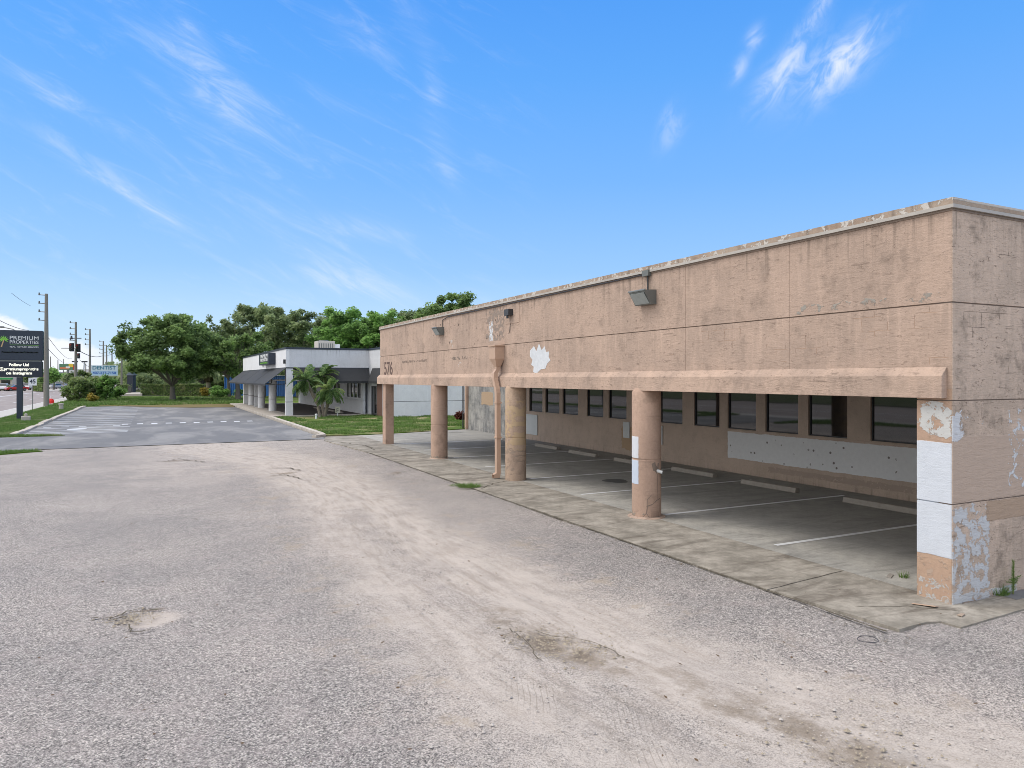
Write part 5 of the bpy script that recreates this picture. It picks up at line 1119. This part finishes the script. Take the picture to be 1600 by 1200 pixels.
blades('strip_grass', [(-9.7, 25), (-6.5, 31), (-5.4, 33.2), (-3.95, 34.1), (-4.3, 34.35), (-9.7, 34.5)], .02, 14000, .1, .018, 4)
blades('far_grass', [(-9.7, 86), (7.2, 85.5), (9, 84.5), (12, 100), (10, 120), (-9.7, 120)], .03, 60000, .20, .06, 5, -.02)
def tuft(name, lb, x, y, n, R, h, seed, cat='weed', w=.004):
    r = np.random.default_rng(seed); a = r.uniform(0, 2*pi, n); rr = R*np.sqrt(r.uniform(0, 1, n)); X, Y = rr*np.cos(a)*1.0, rr*np.sin(a)*1.0; hh = h*r.uniform(.4, 1.2, n); b = r.uniform(0, 2*pi, n); dx, dy = np.cos(b)*w, np.sin(b)*w
    V = np.stack([np.stack([X-dx, Y-dy, np.zeros(n)], 1), np.stack([X+dx, Y+dy, np.zeros(n)], 1), np.stack([X*1.4+r.normal(0, .4, n)*hh, Y*1.4+r.normal(0, .4, n)*hh, hh], 1)], 1).reshape(-1, 3)
    o = faces_mesh(name, V, 3, M['blade'], None, r.uniform(0, 1, n), (x, y, .02)); return tag(o, lb, cat)
x, y = G(733, 762); tuft('grass_tuft', 'green grass tuft growing in the apron crack near the downspout', x, y, 900, .28, .10, 3)
x, y = G(715, 760); tuft('grass_tuft', 'thin dry grass tuft left of the green one in the apron crack', x, y, 200, .2, .06, 4)
tuft('weed', 'tiny weed on the bay floor left of the corner pier', *G(1412, 905), 60, .06, .11, 5)
tuft('weed', 'weedy grass growing at the foot of the side wall', *G(1557, 930), 260, .13, .14, 6)
rr = ray(1583); y = 5.60; x = rr[0]*y/rr[1]; o = empty('sapling', (x, y, .03), 0, 'spindly pine like sapling growing against the side wall', 'sapling')
mb = MB(); mb.path([(0, 0, 0), (.01, 0, .2), (0, 0, .44)], [.010, .008, .004], 6); mb.build('stem', simple('green_stem', (.14, .17, .05), .8), o)
r = np.random.default_rng(9); n = 420; t_ = r.uniform(.08, 1, n); a = r.uniform(0, 6.28, n); L = .05*(1.1-t_*.5); V = []
for i in range(n):
    b0 = np.array([0, 0, t_[i]*.45]); tip = b0+np.array([cos(a[i])*L[i], sin(a[i])*L[i]*.6, .03]); V += [b0-[0, 0, .003], b0+[0, 0, .003], tip]
for k in range(5):
    an = 3.14+r.uniform(-.3, .3) if k % 2 else r.uniform(-.3, .3); z0 = .12+k*.02
    for j in range(60):
        s_ = r.uniform(0, .14); b0 = np.array([cos(an)*s_, sin(an)*s_, z0+s_*.25]); V += [b0-[0, 0, .003], b0+[0, 0, .003], b0+r.normal(0, .018, 3)+[0, 0, .012]]
faces_mesh('needles', np.array(V), 3, M['blade'], o, r.uniform(0, 1, len(V)//3))
# litter: loop of wire, flakes of render, leaves, loose stones
x, y = G(1356, 1001); cu = MB(); N_ = 28; pts = [(.115*cos(2*pi*i/N_), .10*sin(2*pi*i/N_), .006+.004*sin(4*pi*i/N_)) for i in range(N_+1)]; cu.path(pts, .0045, 6); o = cu.build('wire_loop', M['wire']); o.location = (x, y, .008); tag(o, 'thin black loop of wire lying on the gravel near the building corner', 'wire loop')
def flake(pts, th, lb, x, y, rz, tilt, mat='tanmetal', z=.03):
    mb = MB(); mb.prism(pts, 0, th); o = mb.build('stucco_flake', M[mat]); o.location = (x, y, z); o.rotation_euler = (tilt, 0, rz); tag(o, lb, 'flake', 'fallen stucco flakes')
x, y = G(1447, 950); flake([(-.14, -.04), (.13, -.07), (.16, .0), (-.10, .05)], .012, 'long pale stucco flake leaning at the foot of the corner pier', x, y, 2.2, .25)
x, y = G(1390, 903); flake([(-.12, -.03), (.1, -.04), (.13, .02), (-.1, .03)], .01, 'thin curled flake on the bay edge left of the corner pier', x, y, .5, .15, 'stop')
x, y = G(1502, 965); flake([(-.06, -.03), (.06, -.02), (.05, .02), (-.05, .03)], .01, 'small flake on the apron below the pier corner', x, y, .2, 0, 'coping')
r = np.random.default_rng(12)
def stones(name, n, gen, smin, smax, mat):
    V = []; 
    base = np.array([(1, 0, 0), (0, 1, 0), (-1, 0, 0), (0, -1, 0), (0, 0, .7)], float); F_ = [(0, 1, 4), (1, 2, 4), (2, 3, 4), (3, 0, 4)]
    for _ in range(n):
        x, y = gen(); s_ = r.uniform(smin, smax)*(.6+r.exponential(.4)); a = r.uniform(0, 6.28); R = np.array([[cos(a), -sin(a), 0], [sin(a), cos(a), 0], [0, 0, 1]]); v = (base*r.uniform(.6, 1.3, (5, 3))*s_)@R.T+[x, y, -.002]
        for f in F_: V += [v[f[0]], v[f[1]], v[f[2]]]
    o = faces_mesh(name, np.array(V), 3, mat, None, None); tag(o, kind='stuff'); return o
ta = np.array(track)
def on_track():
    k = r.integers(3, len(ta)-2); t_ = r.uniform(0, 1); p = ta[k]*(1-t_)+ta[k+1]*t_; s_ = r.choice([-1, 1]); return p[0]+s_*abs(r.normal(1.3, .6)), p[1]+r.normal(0, .4)
def anywhere(): return r.uniform(-4, 7.3), r.uniform(3.5, 16)
stones('loose_gravel', 5200, on_track, .004, .009, simple('pale_stone', (.48, .44, .40), .9, 0, .35, 40))
stones('scattered_stones', 3600, anywhere, .004, .009, simple('grey_stone', (.32, .30, .29), .9, 0, .5, 40))
def crater():
    k = r.integers(0, 4); a_, b_, c_ = [(850, 1000, .22), (905, 1020, .25), (205, 965, .15), (1340, 1170, .4)][k]; x, y = G(a_, b_); return x+r.normal(0, c_), y+r.normal(0, c_)
stones('crater_rubble', 1500, crater, .005, .014, simple('rubble_stone', (.34, .29, .22), .9, 0, .6, 30))
def edge(): return 7.5+r.normal(0, .15), r.uniform(5, 30)
stones('apron_grit', 1800, edge, .004, .012, simple('grit', (.22, .19, .16), .9, 0, .5, 40))
def bayg(): return r.uniform(7.8, 12), r.uniform(5.3, 26)
stones('bay_grit', 900, bayg, .004, .011, simple('grit_tan', (.36, .31, .25), .9, 0, .5, 40))
n = 260; P_ = np.stack([r.uniform(-3, 8.8, n), 3.6+r.exponential(7, n), np.full(n, .022)], 1); o = faces_mesh('fallen_leaves', leaf_quads(P_, .028, 3, 1.6, r), 4, simple('dry_leaf', (.12, .075, .04), .9, 0, .5, 30)); tag(o, kind='stuff')
